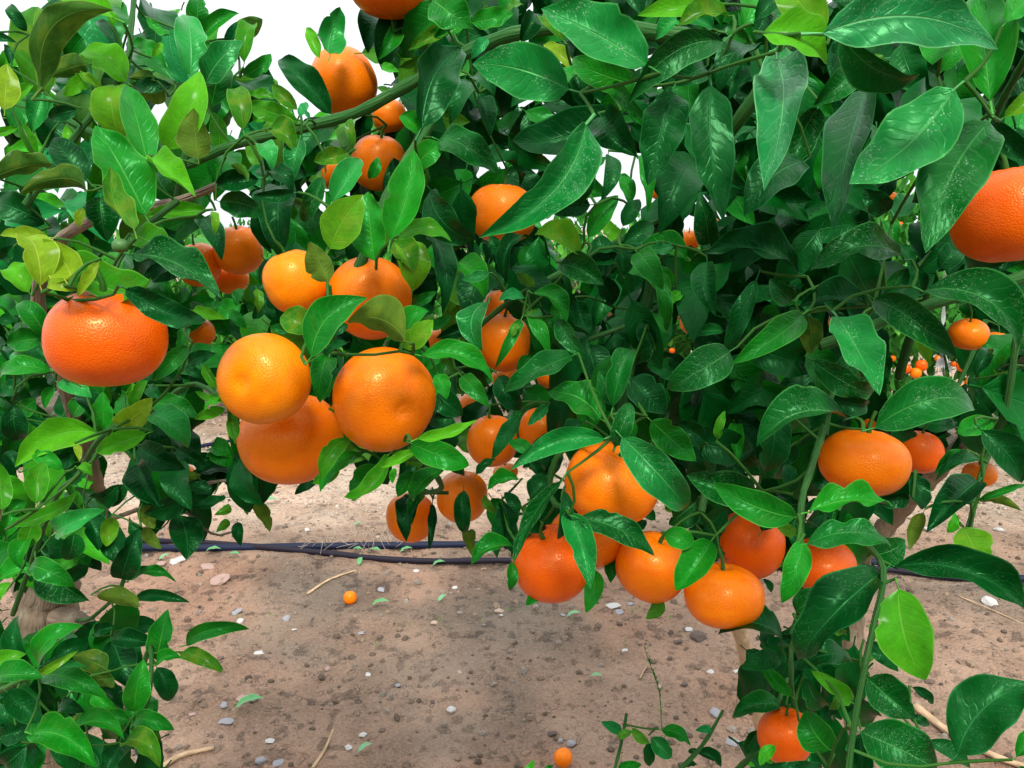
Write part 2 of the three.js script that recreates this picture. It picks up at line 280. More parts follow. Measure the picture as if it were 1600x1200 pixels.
crop(0, 380, 0.35, 0.62, `290 165 190 -20 165 y d.45 c1.2 f.4 r-20 z-.5;180 190 95 -10 165 y d.46 c1.2 f.4 r20 z-.5;440 85 345 240 70 y d.45;350 205 215 190 65 y d.45;130 220 25 120 120 l d.55;285 50 672 155 195 m d.47 s-.05;585 50 990 250 175 d d.5
560 200 920 345 150 b d.42 s-.08;200 410 80 270 105 m;195 420 30 450 115 m;225 560 70 482 75 p;225 570 5 600 90 m;285 600 225 535 45 l;260 620 410 690 85 p;440 800 320 705 115 b;465 830 460 662 95 m
590 740 660 612 60 l;520 820 680 690 115 y d.58;655 850 432 935 115 l d.56;680 715 890 785 100 m;670 765 840 915 140 p d.58;840 460 680 615 80 m d.58;665 640 728 700 65 b;840 380 800 500 55 m;970 650 905 537 60 l d.56
985 690 872 660 42 l d.56;1005 710 910 750 55 l d.56;1005 740 870 785 65 l d.58;1050 880 1035 755 58 l d.58;450 850 65 1000 170 l d.56 s-.2;165 1165 195 975 110 l d.54;280 1010 150 945 75 m d.56;335 900 355 975 35 y d.53
345 1000 412 1042 55 l d.55;10 1190 0 980 95 l d.52;50 1260 340 1110 75 l d.56;620 910 830 1010 135 b d.62;610 990 720 1185 165 b d.6;790 920 920 990 85 b;60 720 90 880 120 k;940 470 1025 490 60 m;100 640 0 680 90 b;240 640 200 740 60 m
300 800 240 880 90 k;860 300 1010 340 60 l d.7;920 300 1010 270 40 m d.7;1130 340 1180 240 90 b d.7;1040 300 1100 380 70 m d.75;0 70 60 10 90 b;100 360 190 330 60 l d.7;560 680 590 620 40 l;840 540 960 490 70 b d.75;900 600 820 560 70 b d.8;0 330 60 350 70 b;60 560 10 480 70 b`);
crop(320, 360, 0.35, 0.6, `550 228 470 50 175 u d.47 c.2;475 565 728 300 180 m d.46 s.16 c.3;470 450 338 385 150 o d.5;893 492 634 410 190 u d.47 s-.1;900 460 1000 360 105 m d.52;885 525 1020 400 105 o d.5;880 45 930 270 155 o d.58
930 330 1035 272 70 m d.56;1000 30 1060 380 115 b d.6;635 500 540 550 85 b d.5;555 565 515 770 120 m d.5 s-.1;-10 0 0 0 0 x;965 560 1290 680 110 m d.5 s.12;950 930 1215 845 62 l d.48 s-.1;920 950 1180 1050 135 m d.52
640 930 520 1120 90 l d.56 s-.2;700 1000 515 1170 90 m d.58 s-.1;820 1000 620 1190 95 l d.55;940 985 785 1060 60 l d.54;890 1010 1030 1060 75 m d.57;800 1060 660 1210 110 m d.6;850 1060 838 1130 55 l d.55
1060 1070 930 1210 95 m d.6;500 1120 400 1180 90 b d1;320 1150 165 1170 60 k d1;30 980 130 1060 95 m d1;130 1095 225 1030 85 b d1;375 455 290 430 65 m d.62;230 260 235 375 70 k d.6;110 510 30 560 70 m d.8;1040 640 1080 755 85 m d.55
1110 640 1060 860 120 b d.66;560 620 620 560 50 k d.58;1000 440 1100 380 80 m d.62;1020 920 930 860 90 b d.62;160 330 40 380 90 m d.8;170 260 140 340 70 m d.75;520 470 600 620 95 b d.53;600 560 560 680 75 b d.55;560 780 600 660 65 b d.56;640 420 560 480 90 b d.55;1000 700 1090 800 95 m d.6;1010 840 1120 900 95 b d.6;940 1080 860 1190 85 m d.6;1060 960 1150 1090 90 b d.62;600 1060 480 1130 70 l d.58;980 620 1060 560 80 m d.6`);
crop(660, 360, 0.35, 0.68, `615 150 812 245 155 d d.56;380 240 495 40 85 b s.2 d.62;500 250 420 190 95 u d.6;455 300 340 315 90 p d.58;295 320 270 540 135 p d.6 s-.15;490 280 640 420 95 m d.58 s.12;440 400 325 615 55 m d.58;395 480 430 415 42 o d.57
490 360 575 570 80 m d.6 s-.1;600 400 730 575 95 d d.58;690 310 750 460 95 b;665 560 360 725 115 d d.55 s.1;740 510 790 690 160 b d.66;850 790 935 540 120 d d.56;850 780 790 625 110 d d.57;795 840 557 725 155 m d.56 s-.1
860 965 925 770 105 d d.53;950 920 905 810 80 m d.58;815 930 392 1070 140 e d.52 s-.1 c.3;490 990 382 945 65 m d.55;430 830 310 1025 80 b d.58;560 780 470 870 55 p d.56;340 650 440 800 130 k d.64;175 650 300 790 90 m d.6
60 720 180 825 115 k d.6;150 150 280 310 140 m d.66;295 190 175 220 55 p d.6;530 340 560 530 120 m d.64;930 660 1090 820 160 b d.58;960 100 1075 265 115 m d.56;1120 70 980 110 60 p d.58;1060 170 1090 450 65 m d.6
1000 440 950 600 85 k d.62;870 100 730 130 85 b d.6;430 1110 290 1160 90 m d.66;850 330 760 190 110 k d.7;620 620 720 560 60 m d.64;480 560 420 650 60 m d.66;880 560 830 460 90 b d.7;90 560 170 480 90 k d.68;210 420 60 480 90 b d.62
110 190 50 60 110 m d.7;350 120 300 20 90 b d.7;620 60 720 20 80 m d.66;900 200 870 70 100 b d.66;1150 640 1000 600 100 p d.7;720 860 640 960 90 b d.62;480 1020 560 1100 80 b d.64;240 1090 330 1020 70 b d.66;150 1000 60 1100 110 m d.62;560 1090 480 1200 90 b d.62`);
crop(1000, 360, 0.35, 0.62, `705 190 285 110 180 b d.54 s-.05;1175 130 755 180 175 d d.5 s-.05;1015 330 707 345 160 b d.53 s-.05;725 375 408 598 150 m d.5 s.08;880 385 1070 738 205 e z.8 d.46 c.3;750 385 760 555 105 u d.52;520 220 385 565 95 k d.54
300 140 340 385 145 b d.58;920 840 518 968 205 d d.48;600 790 560 1080 145 k d.58;680 1165 650 1040 78 b d.54;345 930 380 805 50 l d.52;420 860 440 1030 85 m d.62;770 580 1040 720 125 k d.6;340 1030 430 1040 65 y d.68
680 310 580 215 115 k d.58;370 450 200 480 60 p d.68;400 540 118 708 175 d d.52;50 850 250 1030 140 m d.56;470 560 430 700 130 b d.66;560 640 640 780 120 m d.68;720 660 600 720 90 b d.66;150 250 60 170 110 m d.6;110 330 200 280 60 l d.64
880 700 980 560 110 k d.62;1080 300 1190 250 120 b d.58;640 440 560 520 90 b d.6;820 250 880 360 90 b d.6;260 880 330 760 100 k d.66;540 1040 470 900 110 k d.66;1000 900 900 1000 120 k d.6;60 520 10 400 110 b d.62;980 470 900 560 110 k d.64;200 620 110 560 100 b d.7`);
crop(0, 0, 1, 0.52, `1243 808 1114 755 54 m d.5 s.06;1180 765 1072 742 66 d d.54;1528 752 1447 833 64 b d.56;1264 800 1397 792 46 m d.48 s.05;1100 690 1060 660 40 b d.6;1190 830 1230 780 40 b d.62;1080 800 1150 850 60 b d.66;1130 870 1080 820 50 b d.66`);
crop(1180, 380, 0.35, 0.56, `530 250 900 515 180 d d.5 s.08;750 215 1165 490 200 d d.47 s.1;730 400 780 545 75 o d.6;1010 835 1190 1070 160 b d.52;535 825 980 745 200 d d.47 s.1;1065 790 905 850 95 m d.56;1015 985 805 1060 65 b d.6 s-.15
990 1150 1210 1078 42 m d.55;1000 1160 1190 1195 55 u d.55;720 1030 745 1190 95 b d.6;690 1140 545 1160 85 k d.6;930 930 800 1030 75 m d.6;600 250 690 110 110 k d.66;740 230 680 90 90 b d.66;1000 110 900 130 70 l d.8;1180 60 1090 130 90 b d.7
860 150 900 40 90 b d.75;980 590 1040 470 80 b d.7;1030 640 1000 720 60 b d.75;1160 600 1060 560 110 k d.68;1130 690 1040 660 100 k d.68;360 700 500 720 110 k d.6;470 600 360 560 110 k d.62;180 900 100 1000 120 k d.62;90 940 30 1050 110 k d.62;700 870 620 780 110 k d.68;1190 560 1150 690 100 b d.66;820 190 760 120 80 b d.8`);
crop(0, 560, 0.35, 0.95, `800 700 832 900 155 b c.2;545 985 620 755 125 b d.88;250 780 470 675 110 p d.85;500 710 475 840 88 o;1060 730 1075 838 78 b d1;1020 720 965 775 55 u;1010 620 830 660 55 b;945 600 840 570 65 b;940 400 1045 450 95 m d1;1045 520 1130 440 85 b d1
1100 590 1220 575 50 k;1120 640 1205 775 75 u;1055 620 1105 700 60 u;1030 660 955 700 55 u;150 740 125 850 95 l d.75;140 800 95 940 98 m d.75;130 930 335 1020 105 m d.75;-20 1090 48 1000 60 l d.7;150 940 -10 1010 110 m d.8;200 880 400 1080 165 k d.85
568 998 788 1000 60 m d.88 s.15;430 1060 620 1110 88 u d.86;600 1070 850 1090 68 b d.88 s.06;380 700 440 860 120 b;330 780 300 900 100 k;640 660 690 760 80 u;700 760 580 700 70 k;640 760 720 850 60 u;830 640 760 560 80 b;420 620 530 560 100 k;560 560 440 640 90 k
160 680 220 800 80 o;40 700 120 640 80 m;20 800 40 660 90 m;80 500 20 420 80 b;240 480 330 420 80 k;300 560 400 500 90 b;880 500 960 430 80 b d1;740 560 900 520 70 u d1;250 300 110 250 80 b;70 260 160 180 80 m;330 260 410 190 80 m;700 300 760 420 80 b;560 200 460 260 90 k`);
crop(0, 780, 0.35, 0.82, `700 720 750 490 115 m c.3;680 640 505 620 105 b;500 630 580 845 155 b d.86;420 600 520 570 70 b;832 650 1115 580 85 m s.12;805 690 995 775 75 o s.08;900 695 998 765 42 m d.84;700 740 810 710 70 m d.8;600 950 640 712 125 m d.76 f.5
700 750 760 900 115 b d.84;595 985 778 1030 85 m d.76;600 1010 712 1075 48 o d.78;315 1040 555 1075 105 m d.7 s.1;140 1050 430 1200 200 m d.6 s.15;530 1100 470 1220 110 b d.75;550 1095 715 1200 115 o d.74 s.1;-30 800 195 800 115 m d.58;-30 765 118 690 95 l d.6
150 775 85 518 100 b d.62;175 735 372 565 100 m d.62 s.08;170 780 350 675 45 o d.61;30 860 180 995 125 b d.64;180 790 478 890 115 m d.66 s.08;190 775 395 755 45 p d.64;480 760 320 700 115 u d.78;270 910 378 950 65 b d.7;390 800 510 840 80 u d.78
580 990 450 970 85 m d.78;430 860 520 930 80 m d.8;0 1060 130 1010 110 b d.7;120 1100 20 1180 130 k d.7;240 980 160 1080 90 b d.75;380 960 300 1020 80 u d.75;60 1000 -20 940 90 b d.66;400 1110 360 1210 100 k d.75;620 900 560 1000 60 m d.82;430 930 500 1000 70 o d.82`);
crop(1180, 780, 0.35, 0.58, `560 330 190 715 230 b d.53 s.1;640 400 760 810 240 l d.5 s-.05;620 300 1240 560 200 b d.52 s.12;925 125 995 318 170 o d.56 c.2;750 60 690 228 65 u d.56;520 250 670 180 150 k d.56;210 185 118 465 125 m d.46 s.05;232 200 610 210 125 d d.46 s.08
180 160 90 110 110 k d.6;180 500 290 400 130 k d.62;230 560 95 590 110 k d.62;165 880 18 715 78 m d.66 s.08;340 1120 225 940 165 m d.62;430 720 180 765 110 b d.62;430 905 250 765 85 l d.58 f.6;500 800 715 980 195 d d.58;470 1040 810 1210 240 d d.54;470 1045 480 1240 160 b d.56
905 1140 1260 830 270 b d.5 s.12;1165 1150 1300 1060 110 m d.48;700 840 795 915 55 b d.62;500 640 640 770 85 b d.58;680 970 780 1010 70 b d.66;770 1080 960 1200 75 b d.6;300 1195 50 1185 75 b d.6;120 300 30 230 90 k d.66;330 700 240 620 110 k d.64;400 600 330 520 100 k d.64
560 560 530 640 60 y d.64;530 700 480 740 60 o d.64;380 860 330 940 90 k d.66;230 800 330 900 100 k d.66;470 900 400 960 90 b d.64;860 150 890 60 70 l d.72;1180 1190 1240 1250 90 m d.5;90 1100 20 1190 70 l d.66`);
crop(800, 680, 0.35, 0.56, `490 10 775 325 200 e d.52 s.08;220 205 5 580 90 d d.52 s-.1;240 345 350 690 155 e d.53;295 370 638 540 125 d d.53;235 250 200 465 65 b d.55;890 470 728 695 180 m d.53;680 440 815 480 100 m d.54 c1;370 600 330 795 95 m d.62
135 700 62 760 60 m d.62;670 730 597 822 55 u d.62;450 540 440 660 85 m d.64;1210 930 920 890 155 b d.6;1200 990 1020 1040 95 b d.62;80 280 180 200 110 b d.6;60 330 150 420 100 k d.62;640 380 560 300 100 b d.62;820 300 700 400 130 k d.64;860 420 960 330 110 k d.66
520 430 600 380 70 b d.66;740 250 660 210 90 b d.6;1100 330 1010 260 110 b d.6;680 330 760 300 90 k d.66;1160 700 1120 640 90 b d.68`);
crop(560, 780, 0.35, 0.8, `640 20 655 190 115 b d.66;690 210 503 295 105 m d.62 s-.06;685 280 675 408 55 m d.62;240 -20 215 190 105 b d.86;320 -40 240 115 85 m d.86;330 20 315 230 48 b d.86;470 -40 480 150 98 b d.84;490 140 510 258 85 u d.86;880 180 900 440 0 x;720 60 650 -30 100 b d.66;560 -20 620 60 70 k d.7;800 90 720 30 120 k d.68`);
crop(880, 900, 0.25, 0.85, `365 975 235 910 85 p;340 1010 435 970 45 y;430 950 540 1045 78 y;530 1035 540 1190 115 b;550 1010 675 1138 118 p;615 965 798 1060 88 m s.1;340 1195 490 1175 50 m;930 960 825 965 50 p;830 1100 985 1200 95 b;780 1100 840 1080 60 b
1360 820 1058 890 155 d d.72 s-.06;1225 960 1140 1115 120 d d.74;760 1190 840 1180 40 b;-250 1260 -180 1150 60 l;-130 1240 -60 1185 50 m;1240 1120 1310 1170 60 l d.74;1130 1150 1200 1190 50 l`);

// branches: photo x, y, distance ... | radius start, end | tree (0 right-hand, 1 left-hand) | green or bark
const limbs = [];
function limb(tree, kind, r0, r1, ...p) { const pts = []; for (let i = 0; i < p.length; i += 3) pts.push(at(p[i], p[i + 1], p[i + 2])); limbs.push({ tree, kind, r0, r1, pts }); }
const rootR = gAt(1345, 1420); rootR.y -= 0.05;
const rootL = gAt(70, 1420);
limbs.push({ tree: 0, kind: 'bark', r0: 0.030, r1: 0.018, pts: [rootR, at(1340, 1150, 1.55), at(1332, 960, 1.45), at(1345, 860, 1.36)], name: 'trunk' });
limb(0, 'bark', 0.016, 0.012, 1345, 870, 1.36, 1440, 760, 1.2, 1520, 690, 1.1, 1600, 700, 1.0, 1680, 640, .95);
limb(0, 'bark', 0.014, 0.005, 1345, 870, 1.36, 1300, 730, 1.2, 1270, 620, 1.0, 1250, 520, .85);
limb(0, 'green', 0.007, 0.004, 1460, 400, .85, 1322, 524, .8, 1196, 566, .78, 1122, 584, .77, 1045, 654, .74, 990, 760, .70, 960, 840, .68);
limb(0, 'green', 0.004, 0.0055, 960, 700, .68, 989, 556, .7, 1013, 465, .7, 1031, 360, .7, 1090, 273, .68, 1160, 180, .62, 1240, 60, .58);
limb(0, 'green', 0.0035, 0.002, 1031, 345, .7, 973, 374, .68, 880, 425, .66, 817, 458, .65, 760, 500, .68, 700, 560, .7);
limb(0, 'green', 0.0065, 0.0025, 1090, 60, .6, 900, 40, .62, 780, 60, .63, 660, 120, .64, 560, 175, .66, 470, 200, .66, 360, 228, .66, 270, 262, .66, 150, 210, .68, 30, 150, .7);
limb(0, 'green', 0.005, 0.004, 720, 90, .62, 690, 150, .63, 660, 212, .62, 610, 300, .6, 560, 420, .6, 520, 500, .62, 515, 590, .64);
limb(0, 'green', 0.004, 0.0052, 1280, 540, .6, 1440, 480, .6, 1509, 459, .6, 1600, 432, .6, 1700, 400, .6);
limb(0, 'green', 0.0021, 0.0018, 1345, 840, .58, 1381, 895, .52, 1362, 990, .5, 1340, 1100, .5, 1322, 1230, .5);
limb(0, 'green', 0.004, 0.003, 1196, 566, .78, 1168, 590, .66, 1147, 654, .65, 1115, 720, .64, 1095, 800, .62);
limb(0, 'green', 0.0026, 0.002, 1340, 500, .66, 1327, 537, .64, 1300, 615, .62, 1290, 680, .6);
limb(0, 'green', 0.003, 0.002, 1290, 660, .62, 1268, 730, .52, 1253, 780, .5, 1251, 850, .49);
limb(0, 'green', 0.0028, 0.002, 1600, 470, .6, 1590, 520, .6, 1568, 653, .62, 1540, 720, .64, 1515, 820, .58, 1512, 830, .57);
limb(0, 'green', 0.006, 0.0022, 1404, 590, 1.0, 1425, 516, .95, 1460, 420, .85, 1500, 300, .75, 1560, 170, .6, 1620, 60, .5);
limb(0, 'green', 0.003, 0.002, 1540, 500, .85, 1526, 537, .85, 1495, 607, .85);
limb(0, 'green', 0.0022, 0.0018, 919, 531, .66, 998, 500, .68, 1040, 470, .72);
limb(0, 'green', 0.002, 0.0016, 957, 1215, .85, 971, 1160, .85, 979, 1115, .85);
limb(0, 'green', 0.003, 0.0015, 1050, 1215, .85, 1097, 1165, .85, 1130, 1110, .85);
limb(0, 'green', 0.003, 0.002, 1150, 1205, .78, 1187, 1165, .76, 1215, 1100, .76, 1230, 1060, .78);
limb(0, 'green', 0.003, 0.002, 1320, 920, .9, 1240, 980, .72, 1236, 1060, .72, 1245, 1110, .78);
limb(0, 'green', 0.003, 0.002, 640, 690, .66, 690, 760, .75, 650, 770, .88, 700, 770, .9);
limb(0, 'green', 0.003, 0.002, 960, 690, .6, 880, 700, .58, 860, 780, .6, 900, 800, .58);
limbs.push({ tree: 1, kind: 'bark', r0: 0.055, r1: 0.046, pts: [rootL, at(72, 1180, 1.42), at(72, 1000, 1.34), at(72, 930, 1.32), at(76, 890, 1.3)], name: 'trunk' });
limb(1, 'bark', 0.020, 0.005, 75, 905, 1.3, 20, 820, 1.22, -60, 700, 1.1, -90, 500, .95, -60, 300, .85, -20, 150, .8);
limb(1, 'bark', 0.018, 0.007, 80, 960, 1.32, 125, 975, 1.24, 168, 1016, 1.1, 200, 1050, .95, 205, 1110, .85);
limb(1, 'bark', 0.014, 0.003, 85, 900, 1.3, 150, 820, 1.25, 140, 720, 1.1, 100, 600, .95, 60, 480, .85, 90, 380, .75, 190, 330, .66, 276, 315, .62, 340, 290, .62);
limb(1, 'green', 0.003, 0.002, 20, 960, .9, 88, 777, .75, 122, 742, .66, 161, 680, .6, 200, 650, .6);
limb(1, 'green', 0.0032, 0.0022, 40, 320, .66, 120, 210, .66, 195, 110, .66, 205, 40, .68, 212, -30, .7);
limb(1, 'green', 0.0025, 0.002, 276, 315, .6, 205, 375, .56, 165, 440, .52, 110, 470, .47);
limb(1, 'bark', 0.004, 0.0018, 150, 820, 1.25, 260, 780, 1.05, 340, 752, 1, 430, 752, 1);
limb(1, 'bark', 0.003, 0.0012, 220, 790, 1.1, 290, 800, 1, 336, 836, 1, 372, 828, 1);
limb(1, 'green', 0.003, 0.002, 120, 970, 1.2, 150, 960, .95, 188, 920, .88, 196, 900, .88);
limb(1, 'green', 0.003, 0.0018, 205, 1110, .85, 235, 1010, .82, 230, 1100, .78, 205, 1140, .78);
limb(1, 'green', 0.004, 0.002, -40, 1100, .8, 40, 1060, .66, 60, 1052, .64);
limb(1, 'green', 0.003, 0.002, 276, 315, .64, 290, 240, .62, 320, 170, .66, 350, 120, .68, 380, 70, .7);
limb(1, 'green', 0.004, 0.002, 140, 720, 1.05, 240, 640, .75, 300, 600, .7, 345, 620, .66);

// ---------------------------------------------------------------- place leaves
const Q = new THREE.Quaternion(), UP = V(0, 1, 0);
function leafMatrix(o) {
  const len = Math.hypot(o.tx - o.bx, o.ty - o.by) * o.d / F, dz = (o.z ?? rr(-0.1, 0.75) * (o.ty - o.by) / Math.hypot(o.tx - o.bx, o.ty - o.by) * (o.kind === 'k' || o.kind === 'u' ? -0.6 : 1)) * len;
  const b = at(o.bx, o.by, o.d + dz * 0.5), t = at(o.tx, o.ty, o.d - dz * 0.5);
  const Y = t.clone().sub(b), L = Y.length(); Y.normalize();
  const view = camera.position.clone().sub(b).normalize();
  let Z = view.clone().addScaledVector(UP, o.kind === 'k' ? -0.4 : 0.4);
  if (o.kind === 'u') Z = view.clone().addScaledVector(UP, -0.25).negate();
  Z.addScaledVector(Y, -Z.dot(Y)).normalize();
  Z.applyAxisAngle(Y, (o.r ?? rr(-22, 22)) * Math.PI / 180);
  const X = Y.clone().cross(Z).normalize();
  const seen = X.clone().addScaledVector(view, -X.dot(view)).length();
  const m = new THREE.Matrix4().makeBasis(X, Y, Z).scale(V(L, L, L)).setPosition(b);
  const aspect = clamp(0.97 * o.w * o.d / F / L / Math.max(0.62, seen), 0.16, 0.9);
  const flip = o.kind === 'u' ? -1 : 1;
  return { m, b, L, geo: leafGeo(aspect, (o.c ?? rr(0.3, 1.3)) * (rnd() < 0.12 ? -1 : 1), o.f ?? rr(0.2, 0.9), -(o.s ?? rr(-0.06, 0.06)) * flip, rr(0.3, 1.8)) };
}
const trees = [0, 1].map(i => put(new THREE.Group(), 'mandarin_tree',
  i ? 'leafy mandarin tree with a thick cut trunk over the soil' : 'mandarin tree with spotted dark leaves carrying the big fruit clusters', 'tree'));
const foot = [rootR, rootL];
trees.forEach((t, i) => { t.position.copy(foot[i]); t.updateMatrixWorld(true); });
const toTree = [0, 1].map(i => new THREE.Matrix4().makeTranslation(-foot[i].x, -foot[i].y, -foot[i].z));
const nodes = [[], []];                                     // points that twigs may start from
const counts = {};
for (const l of limbs) {
  const pts = l.pts.map(p => p.clone().sub(foot[l.tree]));
  const g = tube(pts, [l.r0, l.r1], l.r0 > 0.012 ? 14 : 8, 0.012);
  part(g, M[l.kind], l.name ?? 'branch', trees[l.tree]);
  const c = new THREE.CatmullRomCurve3(l.pts, false, 'centripetal'), n = Math.ceil(c.getLength() / 0.012);
  for (let k = 0; k <= n; k++) nodes[l.tree].push(c.getPointAt(k / n));
}
const placed = [[], []];
for (const o of leaves) {
  if (o.kind === 'x') continue;
  const tree = (o.bx + o.tx) / 2 < 335 && !((o.bx + o.tx) / 2 > 300 && o.by > 430 && o.by < 700) ? 1 : 0;
  if (tree && o.by < 420 && 'pm'.includes(o.kind)) { const q = rnd(); if (q < 0.42) o.kind = 'l'; else if (q < 0.55) o.kind = 'o'; }
  const L = leafMatrix(o), mats = LEAF[o.kind === 'k' ? (rnd() < 0.5 ? 'b' : 'd') : o.kind];
  placed[tree].push({ ...L, mat: mats[Math.floor(rnd() * mats.length)], size: L.L / o.d, kind: o.kind });
}
const spare = [[], []];
placed.forEach((list, i) => {
  list.sort((a, b) => b.size - a.size);
  list.forEach((l, k) => {
    if (k >= 300) { spare[i].push(l); return; }
    const m = part(l.geo, l.mat, 'leaf', trees[i]);
    l.m.clone().premultiply(toTree[i]).decompose(m.position, m.quaternion, m.scale);
  });
  console.log('tree', i, 'leaves', list.length);
});
// ---------------------------------------------------------------- mandarins
const poreBump = texture(512, 512, (u, v) => { const w = worley(u * 26, v * 26, 81, 26), b = smooth(0.0, 0.4, w) * 0.75 + 0.25 * fbm(u * 12, v * 12, 83, 3, 12); return [b, b, b]; });
const rindTex = s => texture(512, 512, (u, v) => {
  const w = worley(u * 26, v * 26, 81, 26), n = fbm(u * 5, v * 5, s, 4, 5), p = 1 - smooth(0.0, 0.22, w), sc = smooth(0.68, 0.74, fbm(u * 9, v * 9, s + 5, 4, 9)) + (worley(u * 7, v * 7, s + 3, 7) < 0.035 ? 1 : 0);
  const k = 0.9 + 0.12 * n; return [clamp(k * 1.02), clamp(k * (0.78 + 0.34 * n) * (1 - 0.14 * p) + 0.03 * sc), clamp(0.8 + 0.5 * sc)];
}, true);
const rindTexs = [rindTex(91), rindTex(97)];
const RIND = { y: [0.96, 0.275, 0.001], o: [0.93, 0.205, 0.001], r: [0.80, 0.108, 0.001] };
const rindMats = {};
for (const k in RIND) rindMats[k] = rindTexs.map(t => new THREE.MeshPhysicalMaterial({ color: new THREE.Color().setRGB(...RIND[k]), map: t, bumpMap: poreBump, bumpScale: 0.00022, roughness: 0.3, specularIntensity: 1, specularColor: new THREE.Color().setRGB(1, 0.82, 0.42) }));
const rindCache = new Map();
function rindGeo(H, neck, v, seg = 28) {
  const key = [H.toFixed(2), neck, v, seg].join(); if (rindCache.has(key)) return rindCache.get(key);
  const g = new THREE.BoxGeometry(2, 2, 2, seg, seg, seg), p = g.attributes.position, uv = g.attributes.uv;
  for (let i = 0; i < p.count; i++) {
    const q = V(p.getX(i), p.getY(i), p.getZ(i)); q.set(Math.tan(q.x * Math.PI / 4), Math.tan(q.y * Math.PI / 4), Math.tan(q.z * Math.PI / 4)).normalize();
    const lat = Math.asin(clamp(q.y, -1, 1)), az = Math.atan2(q.z, q.x), e = 2.25;
    const rad = Math.pow(Math.pow(Math.abs(Math.cos(lat)), e) + Math.pow(Math.abs(Math.sin(lat)), e), -1 / e);
    let r = rad * (1 + 0.012 * Math.sin(az * 3 + v) * Math.cos(lat) + 0.012 * Math.sin(az * 2 + 1.7 * v) * Math.cos(lat) + 0.012 * Math.sin(lat * 3 + az + v) * Math.cos(lat) + 0.008 * Math.sin(az * 9 + v) * smooth(0.6, 1.3, lat));
    r += 0.018 * (fbm(q.x * 1.7 + 5 + v, q.y * 1.7 + q.z * 1.3 + 9, 77 + v, 2) - 0.5);
    const c = Math.hypot(q.x, q.z); let y = q.y * r * H, s = r;
    if (q.y > 0) { y -= 0.15 * H * Math.exp(-Math.pow(c / 0.2, 2)); y += neck * Math.exp(-Math.pow(c / 0.42, 2)); }
    else y += 0.11 * H * Math.exp(-Math.pow(c / 0.17, 2)) - 0.05 * H * Math.exp(-Math.pow(c / 0.05, 2));
    p.setXYZ(i, q.x * s, y, q.z * s);
  }
  // one smooth skin: average the normals across the seams of the box
  g.computeVertexNormals(); const n = g.attributes.normal, sum = new Map(), id = i => [p.getX(i), p.getY(i), p.getZ(i)].map(x => Math.round(x * 4000)).join();
  for (let i = 0; i < p.count; i++) { const k = id(i), a = sum.get(k) ?? V(0, 0, 0); a.add(V(n.getX(i), n.getY(i), n.getZ(i))); sum.set(k, a); }
  for (let i = 0; i < p.count; i++) { const a = sum.get(id(i)).clone().normalize(); n.setXYZ(i, a.x, a.y, a.z); }
  rindCache.set(key, g); return g;
}
const calyxGeo = (() => { // five-pointed star with a button
  const pos = [0, 0.03, 0], idx = [];
  for (let i = 0; i < 10; i++) { const a = i / 10 * 2 * Math.PI, r = i % 2 ? 0.1 : 0.2; pos.push(Math.cos(a) * r, i % 2 ? 0.018 : 0.012, Math.sin(a) * r); idx.push(0, 1 + (i + 1) % 10, 1 + i); }
  const g = new THREE.BufferGeometry(); g.setAttribute('position', new THREE.Float32BufferAttribute(pos, 3)); g.setAttribute('uv', new THREE.Float32BufferAttribute(pos.map((x, i) => 0).slice(0, 22), 2)); g.setIndex(idx); g.computeVertexNormals(); return g;
})();
// px, py centre; w, h apparent size; d distance; colour; opts: a = direction of the blossom end (right, up, towards viewer), t = tilt in degrees, neck
let fruitNo = 0; const shown = [];
function mandarin(px, py, w, h, d, tone, label, group, o = {}) {
  const c = at(px, py, d), s = d / F, f = put(new THREE.Group(), 'mandarin', label, 'mandarin', group);
  const stem = o.a ? V(-o.a[0], -o.a[1], -o.a[2]).normalize().applyQuaternion(CAMR) : V(Math.sin((o.t ?? rr(-12, 12)) * Math.PI / 180), 1, rr(-0.15, 0.25)).normalize();
  const R = o.a ? (w + h) / 4 * s : w / 2 * s, H = o.a ? (o.h ?? 0.84) : clamp(h / w * Math.sqrt(1 + Math.pow((px - CX) / F, 2) * 0.9) * 1.02, 0.62, 1.0);
  f.position.copy(c); f.quaternion.setFromUnitVectors(UP, stem); f.rotateY(fruitNo * 2.1); f.scale.setScalar(R / Math.sqrt(1 + Math.pow((px - CX) / F, 2) * 0.9));
  fruitNo++; shown.push([px, py, w / 2, h / 2, d]);
  part(rindGeo(Math.round(H * 20) / 20, o.neck ?? 0, fruitNo % 5, w > 60 ? 28 : w > 30 ? 14 : 8), rindMats[tone][fruitNo % 2], 'rind', f);
  const top = H * 0.86 + (o.neck ?? 0), tree = o.tree ?? 0;
  if (w > 30) {
    const cal = part(calyxGeo, M.calyx, 'calyx', f); cal.position.y = top - 0.012;
    const end = V(0, top + 0.55, 0).add(V(rr(-0.15, 0.15), 0, rr(-0.15, 0.15)));
    part(tube([V(0, top - 0.03, 0), V(0.02, top + 0.25, 0.02), end], [0.055, 0.045], 6, 0.2), M.twig, 'stem', f);
    f.updateMatrixWorld(true);
    const e = end.applyMatrix4(f.matrixWorld); if (!o.neck) hang.push({ p: e, tree });
  }
  return f;
}
const hang = [];
const C5 = 'cluster of large fruit with spotted leaves between them', LOW = 'fruit bunch hanging lowest over the bare soil', IN = 'fruit deep inside the crown', FAR = 'fruit on the trees across the lane';
mandarin(167, 528, 194, 147, .49, 'r', 'flattened deep orange mandarin hanging alone under a yellow young leaf', 0, { tree: 1, t: 3 });
mandarin(413, 592, 150, 149, .56, 'y', 'round yellow-orange mandarin showing its small round navel', C5, { a: [-.3, -.1, .95] });
mandarin(600, 624, 159, 168, .57, 'o', 'largest orange mandarin of the cluster, dimple on its lower side', C5, { a: [.55, -.2, .8], h: .9 });
